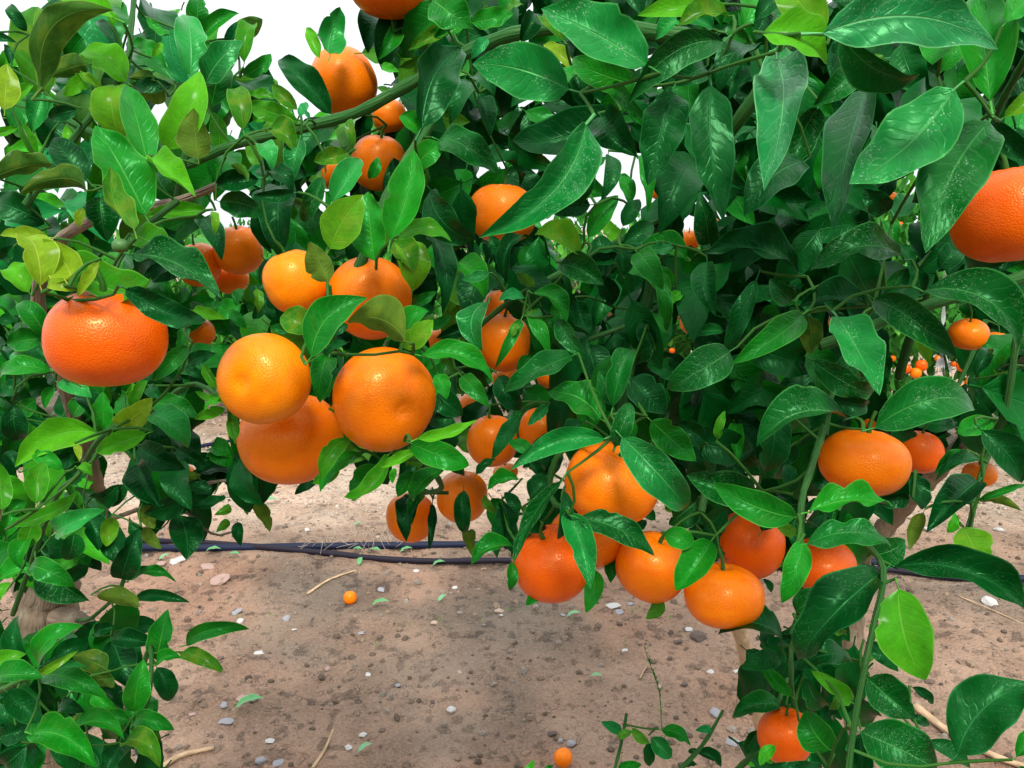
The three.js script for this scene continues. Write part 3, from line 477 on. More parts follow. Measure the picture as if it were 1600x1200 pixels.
mandarin(455, 686, 166, 131, .635, 'o', 'wide orange mandarin tucked under the round one with the navel', C5, { t: -8 });
mandarin(462, 440, 101, 116, .61, 'y', 'yellow mandarin partly covered by a folded olive leaf', C5, { t: -20 });
mandarin(579, 465, 130, 133, .62, 'o', 'orange mandarin above the largest one, behind two curled leaves', C5, { a: [.5, -.3, .8] });
mandarin(490, 380, 40, 36, .85, 'y', 'small yellow glimpse of mandarin behind the folded olive leaf', IN);
mandarin(537, 128, 103, 98, .8, 'o', 'pear-necked orange mandarin resting on the bare green branch', 0, { t: -150, neck: .12 });
mandarin(592, 255, 86, 100, .84, 'o', 'red-orange mandarin below the bare branch behind thin forked stalks', IN);
mandarin(530, 272, 56, 60, .92, 'o', 'dark red mandarin sliver behind a small olive leaf', IN);
mandarin(608, 182, 56, 50, .92, 'o', 'dark red mandarin hidden under the bare branch', IN);
mandarin(606, -24, 124, 98, .66, 'r', 'dark red mandarin hanging in front of the white sky', 0);
mandarin(785, 334, 108, 90, .78, 'o', 'mandarin behind the long spotted leaf beside the white sky gap', IN);
mandarin(311, 414, 72, 70, 1.06, 'o', 'red mandarin half behind a small dark blue-green leaf', IN, { tree: 1 });
mandarin(373, 391, 78, 80, 1.06, 'o', 'orange mandarin touching the red one behind a dark leaf', IN, { tree: 1 });
mandarin(362, 436, 54, 46, 1.12, 'o', 'red mandarin wedged below the touching pair', IN, { tree: 1 });
mandarin(313, 520, 47, 41, 1.2, 'o', 'small orange mandarin behind the lone flattened one', IN, { tree: 1 });
mandarin(286, 742, 38, 30, 1.3, 'o', 'small dull mandarin among the twigs above the hoses', IN, { tree: 1 });
mandarin(784, 535, 90, 92, .9, 'o', 'orange mandarin crossed by two thin green stalks', IN);
mandarin(783, 482, 60, 56, .97, 'o', 'mandarin top just above the one crossed by stalks', IN);
mandarin(769, 689, 80, 90, .88, 'o', 'red-orange mandarin behind a curved blue-green leaf', IN);
mandarin(846, 672, 72, 66, .86, 'o', 'red-orange mandarin under the long white-spotted leaf', IN);
mandarin(736, 636, 44, 40, 1.15, 'o', 'mandarin peeking beside the curled bright leaf', IN);
mandarin(686, 534, 48, 40, 1.15, 'o', 'mandarin peeking from behind the largest cluster fruit', IN);
mandarin(860, 585, 46, 42, 1.05, 'o', 'dark mandarin under a long drooping spotted leaf', IN);
mandarin(790, 590, 46, 34, 1.05, 'o', 'mandarin bottom under the one crossed by stalks', IN);
mandarin(722, 776, 80, 78, 1.0, 'o', 'red-orange mandarin of the pair hanging above the hoses, leaf across its middle', 'pair hanging above the hoses');
mandarin(642, 808, 78, 74, 1.02, 'o', 'orange mandarin of the pair hanging above the hoses, leaf on its side', 'pair hanging above the hoses');
mandarin(790, 738, 40, 26, 1.2, 'o', 'mandarin sliver below the curved blue-green leaf', IN);
mandarin(1084, 505, 44, 34, 1.35, 'o', 'mandarin below the grey wooden prop', IN);
mandarin(955, 755, 148, 115, .58, 'o', 'big orange mandarin under two white-spotted leaves', LOW, { t: 14 });
mandarin(921, 835, 124, 84, .655, 'o', 'orange mandarin tucked behind three hanging leaves', LOW);
mandarin(863, 880, 124, 108, .63, 'r', 'orange mandarin at the bunch end with a leaf folded over it', LOW, { t: -18 });
mandarin(1019, 885, 112, 102, .63, 'o', 'orange mandarin with a crinkled leaf over its flank', LOW, { t: 12 });
mandarin(1130, 930, 128, 89, .61, 'o', 'orange mandarin hanging lowest in front of the soil', LOW);
mandarin(1171, 851, 112, 102, .67, 'r', 'deep orange mandarin just above the lowest one', LOW);
mandarin(1283, 882, 112, 72, .69, 'r', 'red mandarin underside below three parallel leaves', LOW);
mandarin(1351, 722, 147, 101, .6, 'o', 'smooth flattened orange mandarin between two broad spotted leaves', 'pair under the broad spotted leaves', { t: 6 });
mandarin(1436, 706, 80, 64, .85, 'r', 'smaller mandarin behind the smooth flattened one', 'pair under the broad spotted leaves');
mandarin(1360, 655, 40, 30, .9, 'o', 'dark mandarin glimpse above the smooth flattened one', IN);
mandarin(1531, 741, 56, 36, 1.1, 'o', 'red mandarin hanging under the thick brown branch', IN);
mandarin(1576, 336, 190, 143, .5, 'r', 'big red-orange mandarin beside a large spotted leaf', 0, { t: -8 });
mandarin(1514, 522, 66, 46, .74, 'o', 'red mandarin underside below the paired long leaves', IN);
mandarin(1590, 476, 52, 48, .95, 'o', 'orange mandarin just under the bare side branch', IN);
mandarin(1556, 540, 52, 42, .85, 'o', 'dark mandarin beside the red underside', IN);
mandarin(1542, 452, 40, 34, 1.2, 'o', 'pinkish mandarin above the bare side branch', IN);
mandarin(1227, 1150, 87, 80, .71, 'r', 'small mandarin near the ground beside a crinkled glossy leaf', 0);
mandarin(1030, 297, 30, 30, 1.5, 'o', 'small mandarin beside the white sky gap', IN);
mandarin(1077, 377, 32, 30, 1.45, 'o', 'small mandarin behind the forked grey branch', IN);
mandarin(1110, 358, 40, 34, 1.4, 'o', 'dark mandarin behind the forked grey branch', IN);
mandarin(1085, 295, 22, 26, 1.5, 'o', 'narrow glimpse of mandarin above the forked grey branch', IN);
mandarin(1392, 312, 26, 26, 1.6, 'o', 'small reddish mandarin in the bright gap of the crown', IN);
mandarin(1312, 508, 36, 32, 1.3, 'o', 'dark mandarin behind the brown limb', IN);
mandarin(1196, 440, 26, 26, 1.4, 'o', 'mandarin glimpse under a dark horizontal leaf', IN);
mandarin(962, 556, 18, 18, 1.6, 'o', 'tiny mandarin glimpse between dark leaves', IN);
mandarin(1310, 620, 24, 16, 1.5, 'o', 'mandarin sliver under the brown limb', IN);

// ---------------------------------------------------------------- inner foliage that nobody could count
function inside(poly, x, y) { let c = false; for (let i = 0, j = poly.length - 1; i < poly.length; j = i++) { const [xi, yi] = poly[i], [xj, yj] = poly[j]; if (yi > y !== yj > y && x < (xj - xi) * (y - yi) / (yj - yi) + xi) c = !c; } return c; }
const GAPS = [[[895, 240], [1015, 240], [1035, 330], [970, 395], [840, 380], [850, 345]], [[1385, 480], [1505, 470], [1505, 650], [1385, 620]], [[1365, 275], [1445, 280], [1440, 385], [1370, 380]], [[1450, 405], [1520, 410], [1510, 470], [1455, 480]], [[1035, 490], [1075, 480], [1075, 590], [1040, 580]],
  [[488, 305], [512, 305], [512, 345], [488, 345]], [[1490, 95], [1530, 90], [1530, 160], [1490, 160]], [[880, 340], [930, 340], [920, 440], [880, 430]], [[290, 620], [370, 620], [370, 720], [290, 720]], [[700, 590], [735, 590], [735, 640], [700, 640]], [[150, 710], [215, 720], [215, 800], [150, 800]]];
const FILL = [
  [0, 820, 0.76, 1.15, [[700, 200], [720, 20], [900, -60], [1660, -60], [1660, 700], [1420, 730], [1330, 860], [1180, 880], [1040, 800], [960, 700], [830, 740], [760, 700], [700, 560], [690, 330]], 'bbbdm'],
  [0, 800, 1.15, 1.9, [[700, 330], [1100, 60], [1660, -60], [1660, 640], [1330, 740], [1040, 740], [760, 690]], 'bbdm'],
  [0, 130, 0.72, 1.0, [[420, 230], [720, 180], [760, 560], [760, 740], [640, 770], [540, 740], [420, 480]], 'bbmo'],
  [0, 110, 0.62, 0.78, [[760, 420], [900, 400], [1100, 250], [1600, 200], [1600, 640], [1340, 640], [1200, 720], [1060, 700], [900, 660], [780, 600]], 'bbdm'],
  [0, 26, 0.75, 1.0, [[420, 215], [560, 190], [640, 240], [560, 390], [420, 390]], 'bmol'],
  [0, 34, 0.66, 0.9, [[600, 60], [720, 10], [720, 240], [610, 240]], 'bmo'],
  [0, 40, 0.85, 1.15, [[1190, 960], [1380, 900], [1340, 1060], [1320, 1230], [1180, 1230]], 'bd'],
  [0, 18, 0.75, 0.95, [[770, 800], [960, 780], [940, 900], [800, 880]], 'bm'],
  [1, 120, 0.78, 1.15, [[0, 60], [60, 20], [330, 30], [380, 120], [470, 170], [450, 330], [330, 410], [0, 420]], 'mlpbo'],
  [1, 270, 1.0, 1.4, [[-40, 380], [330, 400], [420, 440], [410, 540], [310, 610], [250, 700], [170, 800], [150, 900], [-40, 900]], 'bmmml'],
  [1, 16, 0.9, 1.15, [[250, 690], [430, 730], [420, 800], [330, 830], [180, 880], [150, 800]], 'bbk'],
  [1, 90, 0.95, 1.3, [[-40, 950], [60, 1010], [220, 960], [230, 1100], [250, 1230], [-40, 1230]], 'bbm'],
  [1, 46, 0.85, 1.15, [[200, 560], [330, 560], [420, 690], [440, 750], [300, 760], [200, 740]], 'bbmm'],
  [0, 520, 0.8, 1.9, [[800, -140], [1700, -700], [1900, -700], [1900, -60], [900, -60]], 'bbd'],
];
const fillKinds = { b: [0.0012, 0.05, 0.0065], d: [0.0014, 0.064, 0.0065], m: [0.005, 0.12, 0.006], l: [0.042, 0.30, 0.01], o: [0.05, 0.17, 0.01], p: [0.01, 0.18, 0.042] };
const fillTex = leafTex([0.72, 0.78, 0.72], [1, 1, 1], 0, 0, 300);
const fillMat = new THREE.MeshPhysicalMaterial({ map: fillTex, bumpMap: leafBump, bumpScale: 0.0007, roughness: 0.32, specularIntensity: 0.5, specularColor: new THREE.Color().setRGB(0.28, 1, 0.42), side: THREE.DoubleSide });
const fillLists = [[], []];
for (const [tree, n, d0, d1, poly, kinds] of FILL) {
  const xs = poly.map(p => p[0]), ys = poly.map(p => p[1]), x0 = Math.min(...xs), x1 = Math.max(...xs), y0 = Math.min(...ys), y1 = Math.max(...ys);
  for (let k = 0, tries = 0; k < n && tries < n * 30; tries++) {
    const x = rr(x0, x1), y = rr(y0, y1); if (!inside(poly, x, y)) continue;
    const d = rr(d0, d1), len = rr(0.05, d < 0.95 ? 0.07 : 0.085), px = len * F / d, a = rr(0.15, 0.85) * Math.PI * (rnd() < 0.5 ? 1 : 1) + rr(-0.5, 0.5);
    const tx = x + Math.cos(a) * px * 0.5, ty = y + Math.sin(a) * px * 0.5, bx = x - Math.cos(a) * px * 0.5, by = y - Math.sin(a) * px * 0.5;
    if (GAPS.some(g => inside(g, tx, ty) || inside(g, bx, by) || inside(g, x, y))) continue;
    if (shown.some(([fx, fy, rx, ry, fd]) => d < fd + 0.02 && [[x, y], [tx, ty], [bx, by]].some(([qx, qy]) => Math.hypot((qx - fx) / rx, (qy - fy) / ry) < 1.05))) continue;
    const L = leafMatrix({ bx, by, tx, ty, w: px * rr(0.4, 0.52), d, kind: 'b', r: rr(-50, 50), z: rr(-0.8, 0.8) });
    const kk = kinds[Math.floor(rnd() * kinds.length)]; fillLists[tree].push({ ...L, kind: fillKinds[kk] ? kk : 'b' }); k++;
  }
}
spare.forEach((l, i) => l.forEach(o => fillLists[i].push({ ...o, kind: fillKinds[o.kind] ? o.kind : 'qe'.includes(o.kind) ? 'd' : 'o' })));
const fillGeo = leafGeo(0.46, 0.6, 0.3, 0.06, 1, 10);
fillLists.forEach((mine, i) => {
  const im = new THREE.InstancedMesh(fillGeo, fillMat, mine.length), c = new THREE.Color();
  im.name = 'foliage'; im.userData.kind = 'stuff'; im.castShadow = im.receiveShadow = true;
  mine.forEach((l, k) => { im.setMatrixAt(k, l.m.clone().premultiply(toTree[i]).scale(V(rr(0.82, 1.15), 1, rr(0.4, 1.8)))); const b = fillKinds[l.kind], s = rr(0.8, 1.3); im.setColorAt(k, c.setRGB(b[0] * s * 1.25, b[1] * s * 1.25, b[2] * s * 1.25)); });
  trees[i].add(im);
});
// fine twigs: every leaf and fruit stalk is led to the nearest wood
[0, 1].forEach(i => {
  const geos = [], net = nodes[i].slice();
  const ends = [...placed[i].slice(0, 300).map(l => ({ p: V(0, -0.11, -0.03).applyMatrix4(l.m), far: 0.075 })), ...hang.filter(h => h.tree === i).map(h => ({ p: h.p, far: 0.16 }))];
  const left = new Set(ends);
  for (let pass = 0; pass < 6; pass++) for (const e of [...left]) {
    let best = null, bd = e.far;
    for (const q of net) { const d = q.distanceTo(e.p); if (d < bd) { bd = d; best = q; } }
    if (!best) continue;
    left.delete(e); net.push(e.p);
    if (bd < 0.004) continue;
    if ([0.25, 0.5, 0.75].some(k => { const q = e.p.clone().lerp(best, k).sub(camera.position).applyQuaternion(CAMR.clone().invert()), x = CX - q.x / q.z * F, y = CY + q.y / q.z * F; return shown.some(([fx, fy, rx, ry, fd]) => -q.z < fd && fd < 1.2 && Math.hypot((x - fx) / rx, (y - fy) / ry) < 0.85); })) continue;
    const m = e.p.clone().lerp(best, 0.5).add(V(rr(-1, 1), rr(-0.4, 1), rr(-1, 1)).multiplyScalar(bd * 0.14));
    geos.push(tube([best, m, e.p].map(p => p.clone().sub(foot[i])), [0.0012, 0.0009], 5, 0.03));
  }
  const m = part(mergeGeometries(geos), M.twig, 'fine_twigs', trees[i]); m.userData.kind = 'stuff';
  console.log('twigs', i, geos.length, 'loose', left.size);
});
// ---------------------------------------------------------------- trees across the lane
const farMat = new THREE.MeshPhysicalMaterial({ map: fillTex, roughness: 0.9, specularIntensity: 0.25, transmission: 0.25, thickness: 0, clearcoat: 0.3, clearcoatRoughness: 0.35, side: THREE.DoubleSide });
const farLeaf = leafGeo(0.48, 0.4, 0.3, 0, 0.5, 5, 0);
function farTree(x, z, h, r, n, label) {
  const t = put(new THREE.Group(), 'mandarin_tree', label, 'tree', 'trees across the lane'); t.position.set(x, groundY(x, z) - 0.02, z);
  part(tube([V(0, 0, 0), V(0.03, h * 0.2, 0), V(0, h * 0.5, 0.02)], [0.06, 0.04], 10, 0.08), M.bark, 'trunk', t);
  for (let k = 0; k < 5; k++) { const a = k * 1.26 + x; part(tube([V(0, h * 0.25, 0), V(Math.cos(a) * r * 0.35, h * 0.5, Math.sin(a) * r * 0.35), V(Math.cos(a) * r * 0.7, h * 0.72, Math.sin(a) * r * 0.7)], [0.03, 0.01], 7, 0.08), M.bark, 'branch', t); }
  const im = new THREE.InstancedMesh(farLeaf, farMat, n), c = new THREE.Color(), e = new THREE.Euler();
  const clumps = []; for (let k = 0; k < 70; k++) { const a = rr(0, 6.283), b = Math.acos(rr(-0.75, 1)), q = Math.cbrt(rr(0.45, 1)); clumps.push([V(Math.sin(b) * Math.cos(a) * r * q, h * 0.54 + Math.cos(b) * h * 0.44 * q, Math.sin(b) * Math.sin(a) * r * q), rr(0.14, 0.28), rr(0.8, 1.35)]); }
  const m = new THREE.Matrix4();
  for (let k = 0; k < n; k++) {
    const [p, s, tone] = clumps[Math.floor(rnd() * clumps.length)], a = rr(0, 6.283), b = Math.acos(rr(-1, 1)), q = Math.cbrt(rnd()) * s, len = rr(0.075, 0.115);
    e.set(rr(-1.2, 0.6), rr(0, 6.283), rr(-0.6, 0.6), 'YXZ');
    const pos = p.clone().add(V(Math.sin(b) * Math.cos(a) * q, Math.cos(b) * q, Math.sin(b) * Math.sin(a) * q)); pos.y = Math.max(0.12, pos.y);
    m.compose(pos, Q.setFromEuler(e), V(len, len, len)); im.setMatrixAt(k, m);
    const g = tone * rr(0.8, 1.2), y = rnd() < 0.25 ? 1 : 0; im.setColorAt(k, c.setRGB((y ? 0.13 : 0.05) * g, (y ? 0.42 : 0.29) * g, (y ? 0.04 : 0.03) * g));
  }
  im.name = 'crown'; im.userData.kind = 'stuff'; im.castShadow = im.receiveShadow = true; t.add(im);
  return t;
}
[[-4.3, -5.9, 1.45], [-2.6, -6.4, 1.35], [-0.9, -6.2, 1.25], [0.7, -6.6, 1.42], [2.2, -5.4, 1.75], [3.7, -5.0, 1.9], [5.2, -5.6, 1.7]].forEach(([x, z, h]) => farTree(x, z, h, 0.95, 6500, 'low bushy mandarin tree in the row across the lane'));
[[-6, -10.5, 1.4], [-3.4, -11, 1.3], [-0.6, -10.8, 1.2], [2, -11.2, 1.2], [4.6, -10.4, 1.5], [7.2, -10.6, 1.9]].forEach(([x, z, h]) => farTree(x, z, h, 1.5, 4500, 'distant mandarin tree in the second row'));
[[-3.2, 3.4, 2.5], [-1.1, 3.9, 2.6], [1.2, 3.6, 2.5], [3.4, 3.9, 2.6]].forEach(([x, z, h]) => farTree(x, z, h, 1.15, 5500, 'mandarin tree of the row behind the lane'));
const farSpots = [[1415, 576, 16, 4.4], [1440, 571, 19, 4.4], [1431, 583, 18, 4.4], [1448, 601, 15, 4.5], [1503, 572, 18, 4.2], [1490, 569, 9, 4.6], [1505, 553, 9, 4.6], [1516, 598, 18, 4.2], [1502, 608, 14, 4.3], [1385, 300, 14, 5.2], [1405, 352, 13, 5.0], [1378, 345, 10, 5.2], [54, 474, 12, 5.4], [20, 475, 10, 5.4], [905, 405, 10, 5.8], [885, 420, 9, 5.8], [430, 510, 12, 5.6], [425, 500, 9, 5.6], [1050, 548, 9, 5.5], [1062, 560, 8, 5.5], [1520, 505, 10, 4.6], [1395, 560, 10, 4.6], [700, 385, 11, 5.6], [690, 372, 9, 5.6], [1465, 560, 10, 4.5]];
for (const [x, y, w, d] of farSpots) mandarin(x, y, w * 1.05, w * 0.92, d, rnd() < 0.5 ? 'o' : 'r', 'small mandarin on a tree across the lane', FAR);

// ---------------------------------------------------------------- props, hoses, ribbon
{
  const tip = at(1142, 930, 1.9), low = gAt(1212, 1215);
  const s = put(new THREE.Group(), 'wooden_stake', 'pale wooden stake leaning under the lowest fruit', 'stake'); part(tube([low.clone().add(V(0, -0.05, 0)), low.clone().lerp(tip, 0.5), tip], [0.022, 0.019], 9, 0.04), M.wood, 'post', s);
  const p = put(new THREE.Group(), 'wooden_prop', 'grey horizontal wooden prop inside the crown', 'pole'); part(tube([at(860, 476, 1.55), at(1000, 480, 1.5), at(1190, 492, 1.42), at(1330, 500, 1.36)], [0.018, 0.021], 9, 0.03), M.wood, 'pole', p);
}
function hose(label, mat, r, pts) {
  const P = pts.map(([x, y]) => { const g = gAt(x, y); g.y += r * 0.9; return g; });
  const h = put(new THREE.Group(), 'irrigation_hose', label, 'hose', 'irrigation hoses along the tree row'); part(tube(P, [r, r], 10, 0.12), mat, 'pipe', h);
}
hose('thick blue-black irrigation hose lying straight across the soil', M.hose, 0.017, [[-120, 856], [100, 858], [300, 859], [500, 858], [660, 857], [800, 858], [1050, 868], [1250, 876], [1370, 884], [1480, 900], [1620, 912], [1760, 922]]);
hose('purplish irrigation hose crossing under the blue-black one', M.hosePurple, 0.0135, [[-120, 846], [100, 846], [240, 849], [330, 851], [430, 859], [520, 869], [600, 877], [680, 882], [800, 882], [1000, 884], [1200, 888], [1370, 896], [1500, 908], [1640, 925]]);
hose('thin irrigation hose on the far side of the lane', M.hose, 0.012, [[250, 708], [297, 702], [360, 691], [460, 686], [700, 690]]);
{
  const r = put(new THREE.Group(), 'white_ribbon', 'frayed white tie ribbon hanging from the inner branches', 'ribbon');
  const strip = (pts, w) => { const c = new THREE.CatmullRomCurve3(pts), pos = [], uv = [], idx = []; for (let i = 0; i <= 12; i++) { const p = c.getPoint(i / 12), ww = w * (0.7 + 0.3 * Math.sin(i * 1.3)); pos.push(p.x - ww, p.y, p.z + 0.002 * Math.sin(i), p.x + ww, p.y, p.z - 0.002 * Math.sin(i)); uv.push(0, i / 12, 1, i / 12); if (i) { const a = 2 * i - 2; idx.push(a, a + 1, a + 2, a + 2, a + 1, a + 3); } } const g = new THREE.BufferGeometry(); g.setAttribute('position', new THREE.Float32BufferAttribute(pos, 3)); g.setAttribute('uv', new THREE.Float32BufferAttribute(uv, 2)); g.setIndex(idx); g.computeVertexNormals(); part(g, M.ribbon, 'strand', r); };
  strip([at(1478, 360, .9), at(1475, 400, .9), at(1476, 450, .91)], 0.0018); for (let k = 0; k < 5; k++) strip([at(1472, 542 + k, .9), at(1463 + k * 3, 572, .9 + 0.002 * (k % 3)), at(1457 + k * 5 + rr(-2, 2), 598 + rr(-10, 10), .9)], 0.0006); strip([at(1474, 545, .9), at(1486, 580, .9), at(1490, 612, .9)], 0.0014); strip([at(1476, 450, .91), at(1474, 500, .9), at(1472, 545, .9)], 0.002);
}

// ---------------------------------------------------------------- things lying on the soil
function rockGeo(v, flat) { const g = mergeVertices(new THREE.IcosahedronGeometry(1, 1).deleteAttribute('normal').deleteAttribute('uv')), p = g.attributes.position; for (let i = 0; i < p.count; i++) { const q = V(p.getX(i), p.getY(i), p.getZ(i)), n = 0.45 + 1.1 * fbm(q.x * 1.4 + v * 7, q.y * 1.4 + q.z * 1.1, v + 200, 3); p.setXYZ(i, q.x * n * 1.15, q.y * n * flat, q.z * n); } const h = g.toNonIndexed(); h.computeVertexNormals(); h.setAttribute('uv', new THREE.Float32BufferAttribute(new Float32Array(h.attributes.position.count * 2), 2)); return h; }
const rocks = [0, 1, 2, 3].map(v => rockGeo(v, 0.6)), chips = [0, 1].map(v => rockGeo(v + 8, 0.22));
const rockMats = { w: ROUGH([0.47, 0.455, 0.43], 0.85), g: ROUGH([0.27, 0.265, 0.28], 0.9), t: ROUGH([0.38, 0.29, 0.22], 0.92), p: ROUGH([0.36, 0.24, 0.2], 0.9), d: ROUGH([0.12, 0.085, 0.07], 0.95) };
const rockWords = { w: ['stone_chip', 'flat white chip of stone lying on the soil', 'chip', 'white chips on the soil'], g: ['stone', 'grey angular stone lying on the soil', 'stone', 'grey stones on the soil'], t: ['stone', 'tan stone lying half sunk in the soil', 'stone', 'tan stones on the soil'], p: ['stone', 'pinkish stone lying on the soil', 'stone', 'pinkish stones on the soil'], d: ['soil_clod', 'dark clod of earth lying on the soil', 'clod', 'dark clods on the soil'] };
function rock(px, py, wpx, tone, flat) {
  const p = gAt(px, py), d = p.distanceTo(camera.position), s = wpx * (flat ? 0.34 : 0.4) * d / F;
  const m = new THREE.Mesh((flat ? chips : rocks)[Math.floor(rnd() * (flat ? 2 : 4))], rockMats[tone]); m.castShadow = m.receiveShadow = true;
  const [name, label, cat, grp] = rockWords[tone]; put(m, name, label, cat, grp);
  m.position.copy(p); m.position.y += s * (flat ? 0.1 : 0.3); m.rotation.set(rr(-0.2, 0.2), rr(0, 6.28), rr(-0.2, 0.2)); m.scale.setScalar(s);
}
for (const [x, y, w, t, f] of [[405, 1017, 21, 'w', 1], [354, 1128, 30, 'g', 1], [423, 1158, 24, 'w', 1], [370, 958, 17, 'g'], [376, 973, 11, 'w'], [448, 969, 13, 'g'], [460, 984, 12, 'w', 1], [345, 909, 30, 'p'], [278, 879, 24, 'w'], [252, 884, 16, 'p'], [325, 886, 28, 'p', 1], [219, 889, 12, 'w'], [350, 1105, 14, 'g'], [380, 1091, 24, 'p', 1], [575, 1054, 12, 'w', 1], [705, 1112, 16, 'w'], [780, 958, 18, 't'], [783, 964, 8, 'w'], [567, 1149, 13, 'w'], [597, 1141, 12, 'd'], [564, 989, 14, 'g', 1], [678, 975, 12, 't'], [596, 921, 18, 'g', 1], [650, 892, 14, 'w', 1], [957, 948, 30, 'w', 1], [966, 956, 26, 'g', 1], [985, 944, 15, 'g', 1], [1077, 981, 16, 'w', 1], [1090, 996, 26, 'd'], [1059, 1004, 14, 'd'], [976, 1016, 14, 'w', 1], [1070, 1069, 12, 'd'], [1152, 1049, 14, 'w', 1], [1110, 1048, 14, 'w', 1], [1118, 1116, 20, 'g'], [863, 1148, 15, 'd'], [874, 1158, 13, 'g'], [892, 1164, 14, 'g'], [718, 1051, 9, 't'], [408, 1190, 16, 'g'], [435, 1192, 22, 'g', 1], [545, 1170, 12, 'w'], [301, 1116, 15, 'p', 1], [512, 1046, 11, 'p'], [1145, 1160, 26, 'g', 1], [1030, 1076, 9, 't'], [1452, 1068, 14, 'd'], [1545, 943, 20, 'w'], [622, 1072, 9, 'g'], [676, 1098, 8, 'd'], [855, 906, 9, 'w'], [710, 918, 10, 'w'], [345, 1030, 10, 'd'], [880, 960, 12, 'g', 1], [1450, 830, 14, 'w'], [1500, 850, 12, 'w'], [1420, 810, 13, 't'], [1560, 830, 16, 'w'], [620, 800, 12, 'w'], [480, 830, 10, 'w'], [590, 840, 10, 't']]) rock(x, y, w, t, f);
const fallenMat = [new THREE.MeshPhysicalMaterial({ map: leafTex([0.10, 0.36, 0.12], [0.25, 0.5, 0.25], 0, 0.05, 410), roughness: 0.7, transmission: 0.2, side: THREE.DoubleSide }), new THREE.MeshPhysicalMaterial({ map: leafTex([0.17, 0.42, 0.2], [0.3, 0.5, 0.3], 0, 0, 420), roughness: 0.7, transmission: 0.2, side: THREE.DoubleSide })];
for (const [x, y, w, a, v] of [[391, 1111, 40, .2, 0], [571, 1176, 22, .5, 1], [595, 951, 27, 0, 0], [692, 942, 18, .8, 1], [897, 966, 22, 0, 1], [932, 1063, 20, -.4, 1], [563, 880, 18, 1.5, 0], [585, 866, 24, -.4, 0], [558, 864, 20, -.3, 0], [686, 886, 20, .1, 0], [333, 867, 24, 0, 0], [365, 873, 22, -.2, 0], [258, 876, 16, .8, 1], [635, 866, 20, .2, 0], [350, 838, 16, .6, 1], [420, 790, 30, .2, 1], [1545, 921, 24, .1, 0], [1490, 893, 20, .3, 0], [840, 888, 18, .2, 0], [560, 822, 14, .3, 1], [770, 870, 16, .2, 0]]) {
  const p = gAt(x, y), d = p.distanceTo(camera.position), s = Math.max(w * d / F, 0.035), m = new THREE.Mesh(leafGeo(0.44, 0.6, 0.3, 0, 0.5), fallenMat[v]);
  m.castShadow = m.receiveShadow = true; put(m, 'fallen_leaf', v ? 'pale blue-green fallen leaf lying on the soil' : 'fresh green fallen leaf lying on the soil', 'leaf', v ? 'pale fallen leaves' : 'green fallen leaves');
  m.quaternion.setFromEuler(new THREE.Euler(-Math.PI / 2 + 0.25, 0, 0)).premultiply(Q.setFromAxisAngle(UP, a - 1.57)); m.scale.setScalar(s);
  m.position.copy(p).add(V(0, -s / 2, 0).applyQuaternion(m.quaternion).multiplyScalar(-1).negate()); m.position.y = p.y + 0.012;
}
function fallenFruit(px, py, w, label) { const p = gAt(px, py + w * 0.3), d = -(p.clone().sub(camera.position).applyQuaternion(CAMR.clone().invert())).z; return mandarin(px, py, w, w * 0.94, d - 0.02, 'o', label, 'fallen fruit on the soil'); }
fallenFruit(547, 934, 21, 'small fallen mandarin lying on the soil below the hoses');
fallenFruit(880, 1184, 29, 'small fallen mandarin on the soil by the young shoots');
function stick(label, r, pts, mat = M.wood) { const s = put(new THREE.Group(), 'dry_stick', label, 'stick'); part(tube(pts.map(([x, y, h]) => { const p = gAt(x, y); p.y += r * 0.7 + (h ?? 0); return p; }), [r * 0.62, r * 0.4], 8, 0.02), mat, 'shaft', s); }
stick('thin dry stick lying near the fallen mandarin', 0.009, [[480, 932], [515, 908], [557, 892]]);
stick('forked pale dry twig standing out of the soil', 0.008, [[488, 1205], [508, 1172], [521, 1150, .02]]);
stick('pale bent root-like branch lying on the soil', 0.014, [[235, 1215], [285, 1186], [335, 1174]]);
stick('thick pale branch lying under the drooping leaves', 0.019, [[1430, 1108], [1480, 1148], [1560, 1190], [1620, 1210]]);
stick('short brown twig lying on the soil', 0.005, [[1000, 1062, 0], [1005, 1050], [1012, 1041]]);
stick('long dry stalk lying beside the thick pale branch', 0.005, [[1500, 935], [1560, 960], [1620, 985]]);
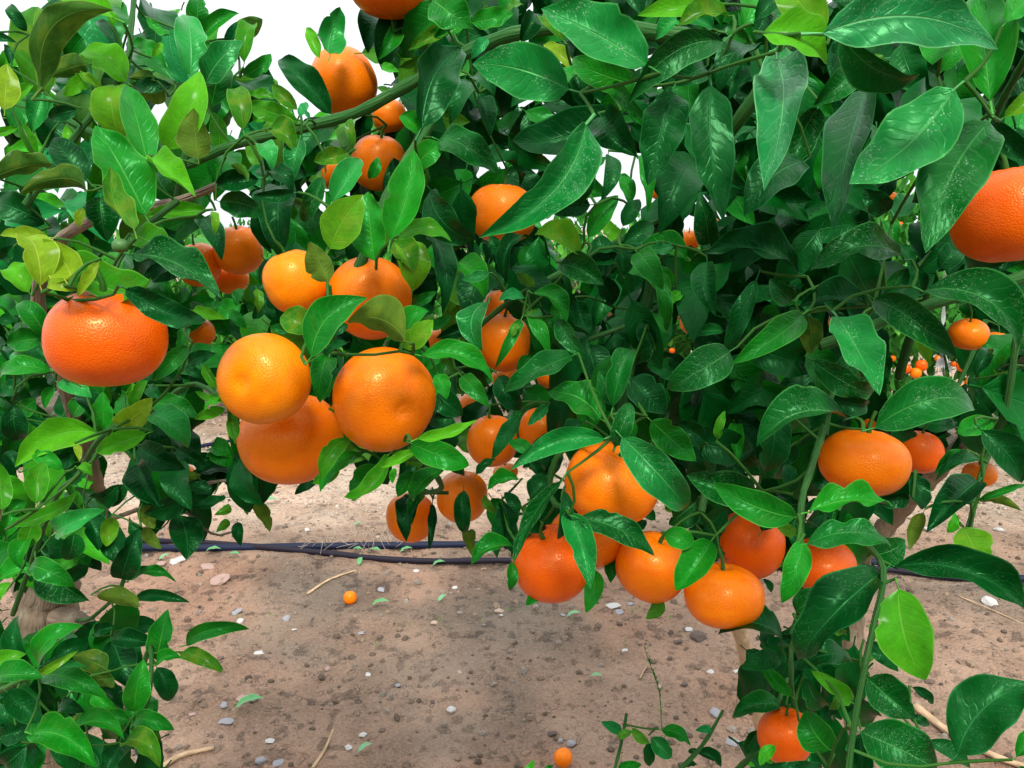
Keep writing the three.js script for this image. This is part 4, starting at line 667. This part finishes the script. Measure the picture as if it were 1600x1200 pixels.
{ // loose gravel and crumbs
  const spots = []; for (let k = 0; k < 14000; k++) { const x = rr(-3.2, 3.2), z = -rr(1.7, 6.8), t = soilTone(x, z); if (rnd() > 0.55 + 0.45 * t) continue; spots.push([x, z, t]); }
  { const mine = spots, im = new THREE.InstancedMesh(new THREE.DodecahedronGeometry(1, 0), rockMats.w, mine.length), m = new THREE.Matrix4(), c = new THREE.Color(), e = new THREE.Euler();
    mine.forEach(([x, z, t], k) => { const s = Math.pow(rnd(), 2.5) * 0.012 + 0.0035; e.set(rr(0, 6), rr(0, 6), rr(0, 6)); m.compose(V(x, groundY(x, z) + s * 0.1, z), Q.setFromEuler(e), V(s * rr(0.8, 1.4), s * rr(0.5, 0.9), s)); im.setMatrixAt(k, m); const q = rnd(); im.setColorAt(k, q < 0.8 - 0.55 * t ? c.setRGB(0.5, 0.36, 0.26).multiplyScalar(rr(0.35, 1.05)) : c.setScalar(1).multiplyScalar(0.4 + 0.45 * t + rr(0, 0.15)).multiply(new THREE.Color().setRGB(1, 0.86, 0.74))); });
    im.castShadow = im.receiveShadow = true; put(im, 'gravel', 'loose gravel and soil crumbs strewn over the ground', 'gravel', null, 'stuff'); }
  const grass = []; for (let k = 0; k < 420; k++) { const a = rnd(), x = a < 0.8 ? rr(-0.9, 0.9) + rr(-0.3, 0.3) : rr(-2, 2), z = -3.05 + rr(-0.35, 0.35) + rr(-0.25, 0.2); if (fbm(x * 3, z * 3, 301, 3) < 0.5) continue; grass.push([x, z]); }
  const g = leafGeo(0.2, 0.6, 0.3, 0, 0, 5, 0), im = new THREE.InstancedMesh(g, LEAF.l[1], grass.length), m = new THREE.Matrix4(), e = new THREE.Euler();
  grass.forEach(([x, z], k) => { const s = rr(0.008, 0.02); e.set(rr(-0.9, 0.9), rr(0, 6), rr(-0.9, 0.9)); m.compose(V(x, groundY(x, z), z), Q.setFromEuler(e), V(s, s, s)); im.setMatrixAt(k, m); });
  put(im, 'grass', 'tiny green weeds sprouting from the bare soil', 'weeds', null, 'stuff');
}
{ // dry straw caught on the hoses, a thin weed stalk, an unripe fruitlet
  const geos = []; for (let k = 0; k < 60; k++) { const c = gAt(545 + rr(-70, 90), 852 + rr(-14, 8)), a = rr(0, 6.28), l = rr(0.04, 0.14); geos.push(tube([c, c.clone().add(V(Math.cos(a) * l * 0.5, rr(0.02, 0.07), Math.sin(a) * l * 0.5)), c.clone().add(V(Math.cos(a + 0.4) * l, rr(0.0, 0.05), Math.sin(a + 0.4) * l))], [0.0011, 0.0007], 4, 0.03)); }
  const s = new THREE.Mesh(mergeGeometries(geos), M.stick); s.castShadow = s.receiveShadow = true; put(s, 'dry_straw', 'wispy dry straw caught over the hoses', 'straw', null, 'stuff');
  const w = put(new THREE.Group(), 'weed_stalk', 'thin green weed stalk rising from the bare soil', 'weed'), b = gAt(1034, 1140), pts = [b, at(1030, 1080, 2.5), at(1020, 1050, 2.5), at(1007, 1012, 2.5)];
  part(tube(pts, [0.002, 0.001], 5, 0.03), M.twig, 'stem', w);
  const c = new THREE.CatmullRomCurve3(pts), lg = []; for (let k = 0; k < 46; k++) { const p = c.getPoint(rr(0.1, 1)), g = leafGeo(0.2, 0.4, 0.15, 0, 0, 5, 0).clone(); g.scale(0.018, 0.018, 0.018); g.rotateX(rr(-1.2, 1.2)); g.rotateY(rr(0, 6.28)); g.translate(p.x, p.y, p.z); lg.push(g); }
  part(mergeGeometries(lg), LEAF.m[0], 'leaflets', w).userData.kind = 'stuff';
  const f = put(new THREE.Group(), 'unripe_fruitlet', 'tiny green fruitlet at a twig end beside the yellow young leaves', 'fruitlet'); f.position.copy(at(188, 384, .49)); f.scale.setScalar(0.0048);
  part(rindGeo(0.85, 0.1, 1, 14), ROUGH([0.05, 0.16, 0.03], 0.5), 'rind', f); const k2 = part(calyxGeo, M.calyx, 'calyx', f); k2.position.y = -0.85; k2.rotation.x = Math.PI; k2.scale.setScalar(3);
}
renderer.render(scene, camera);
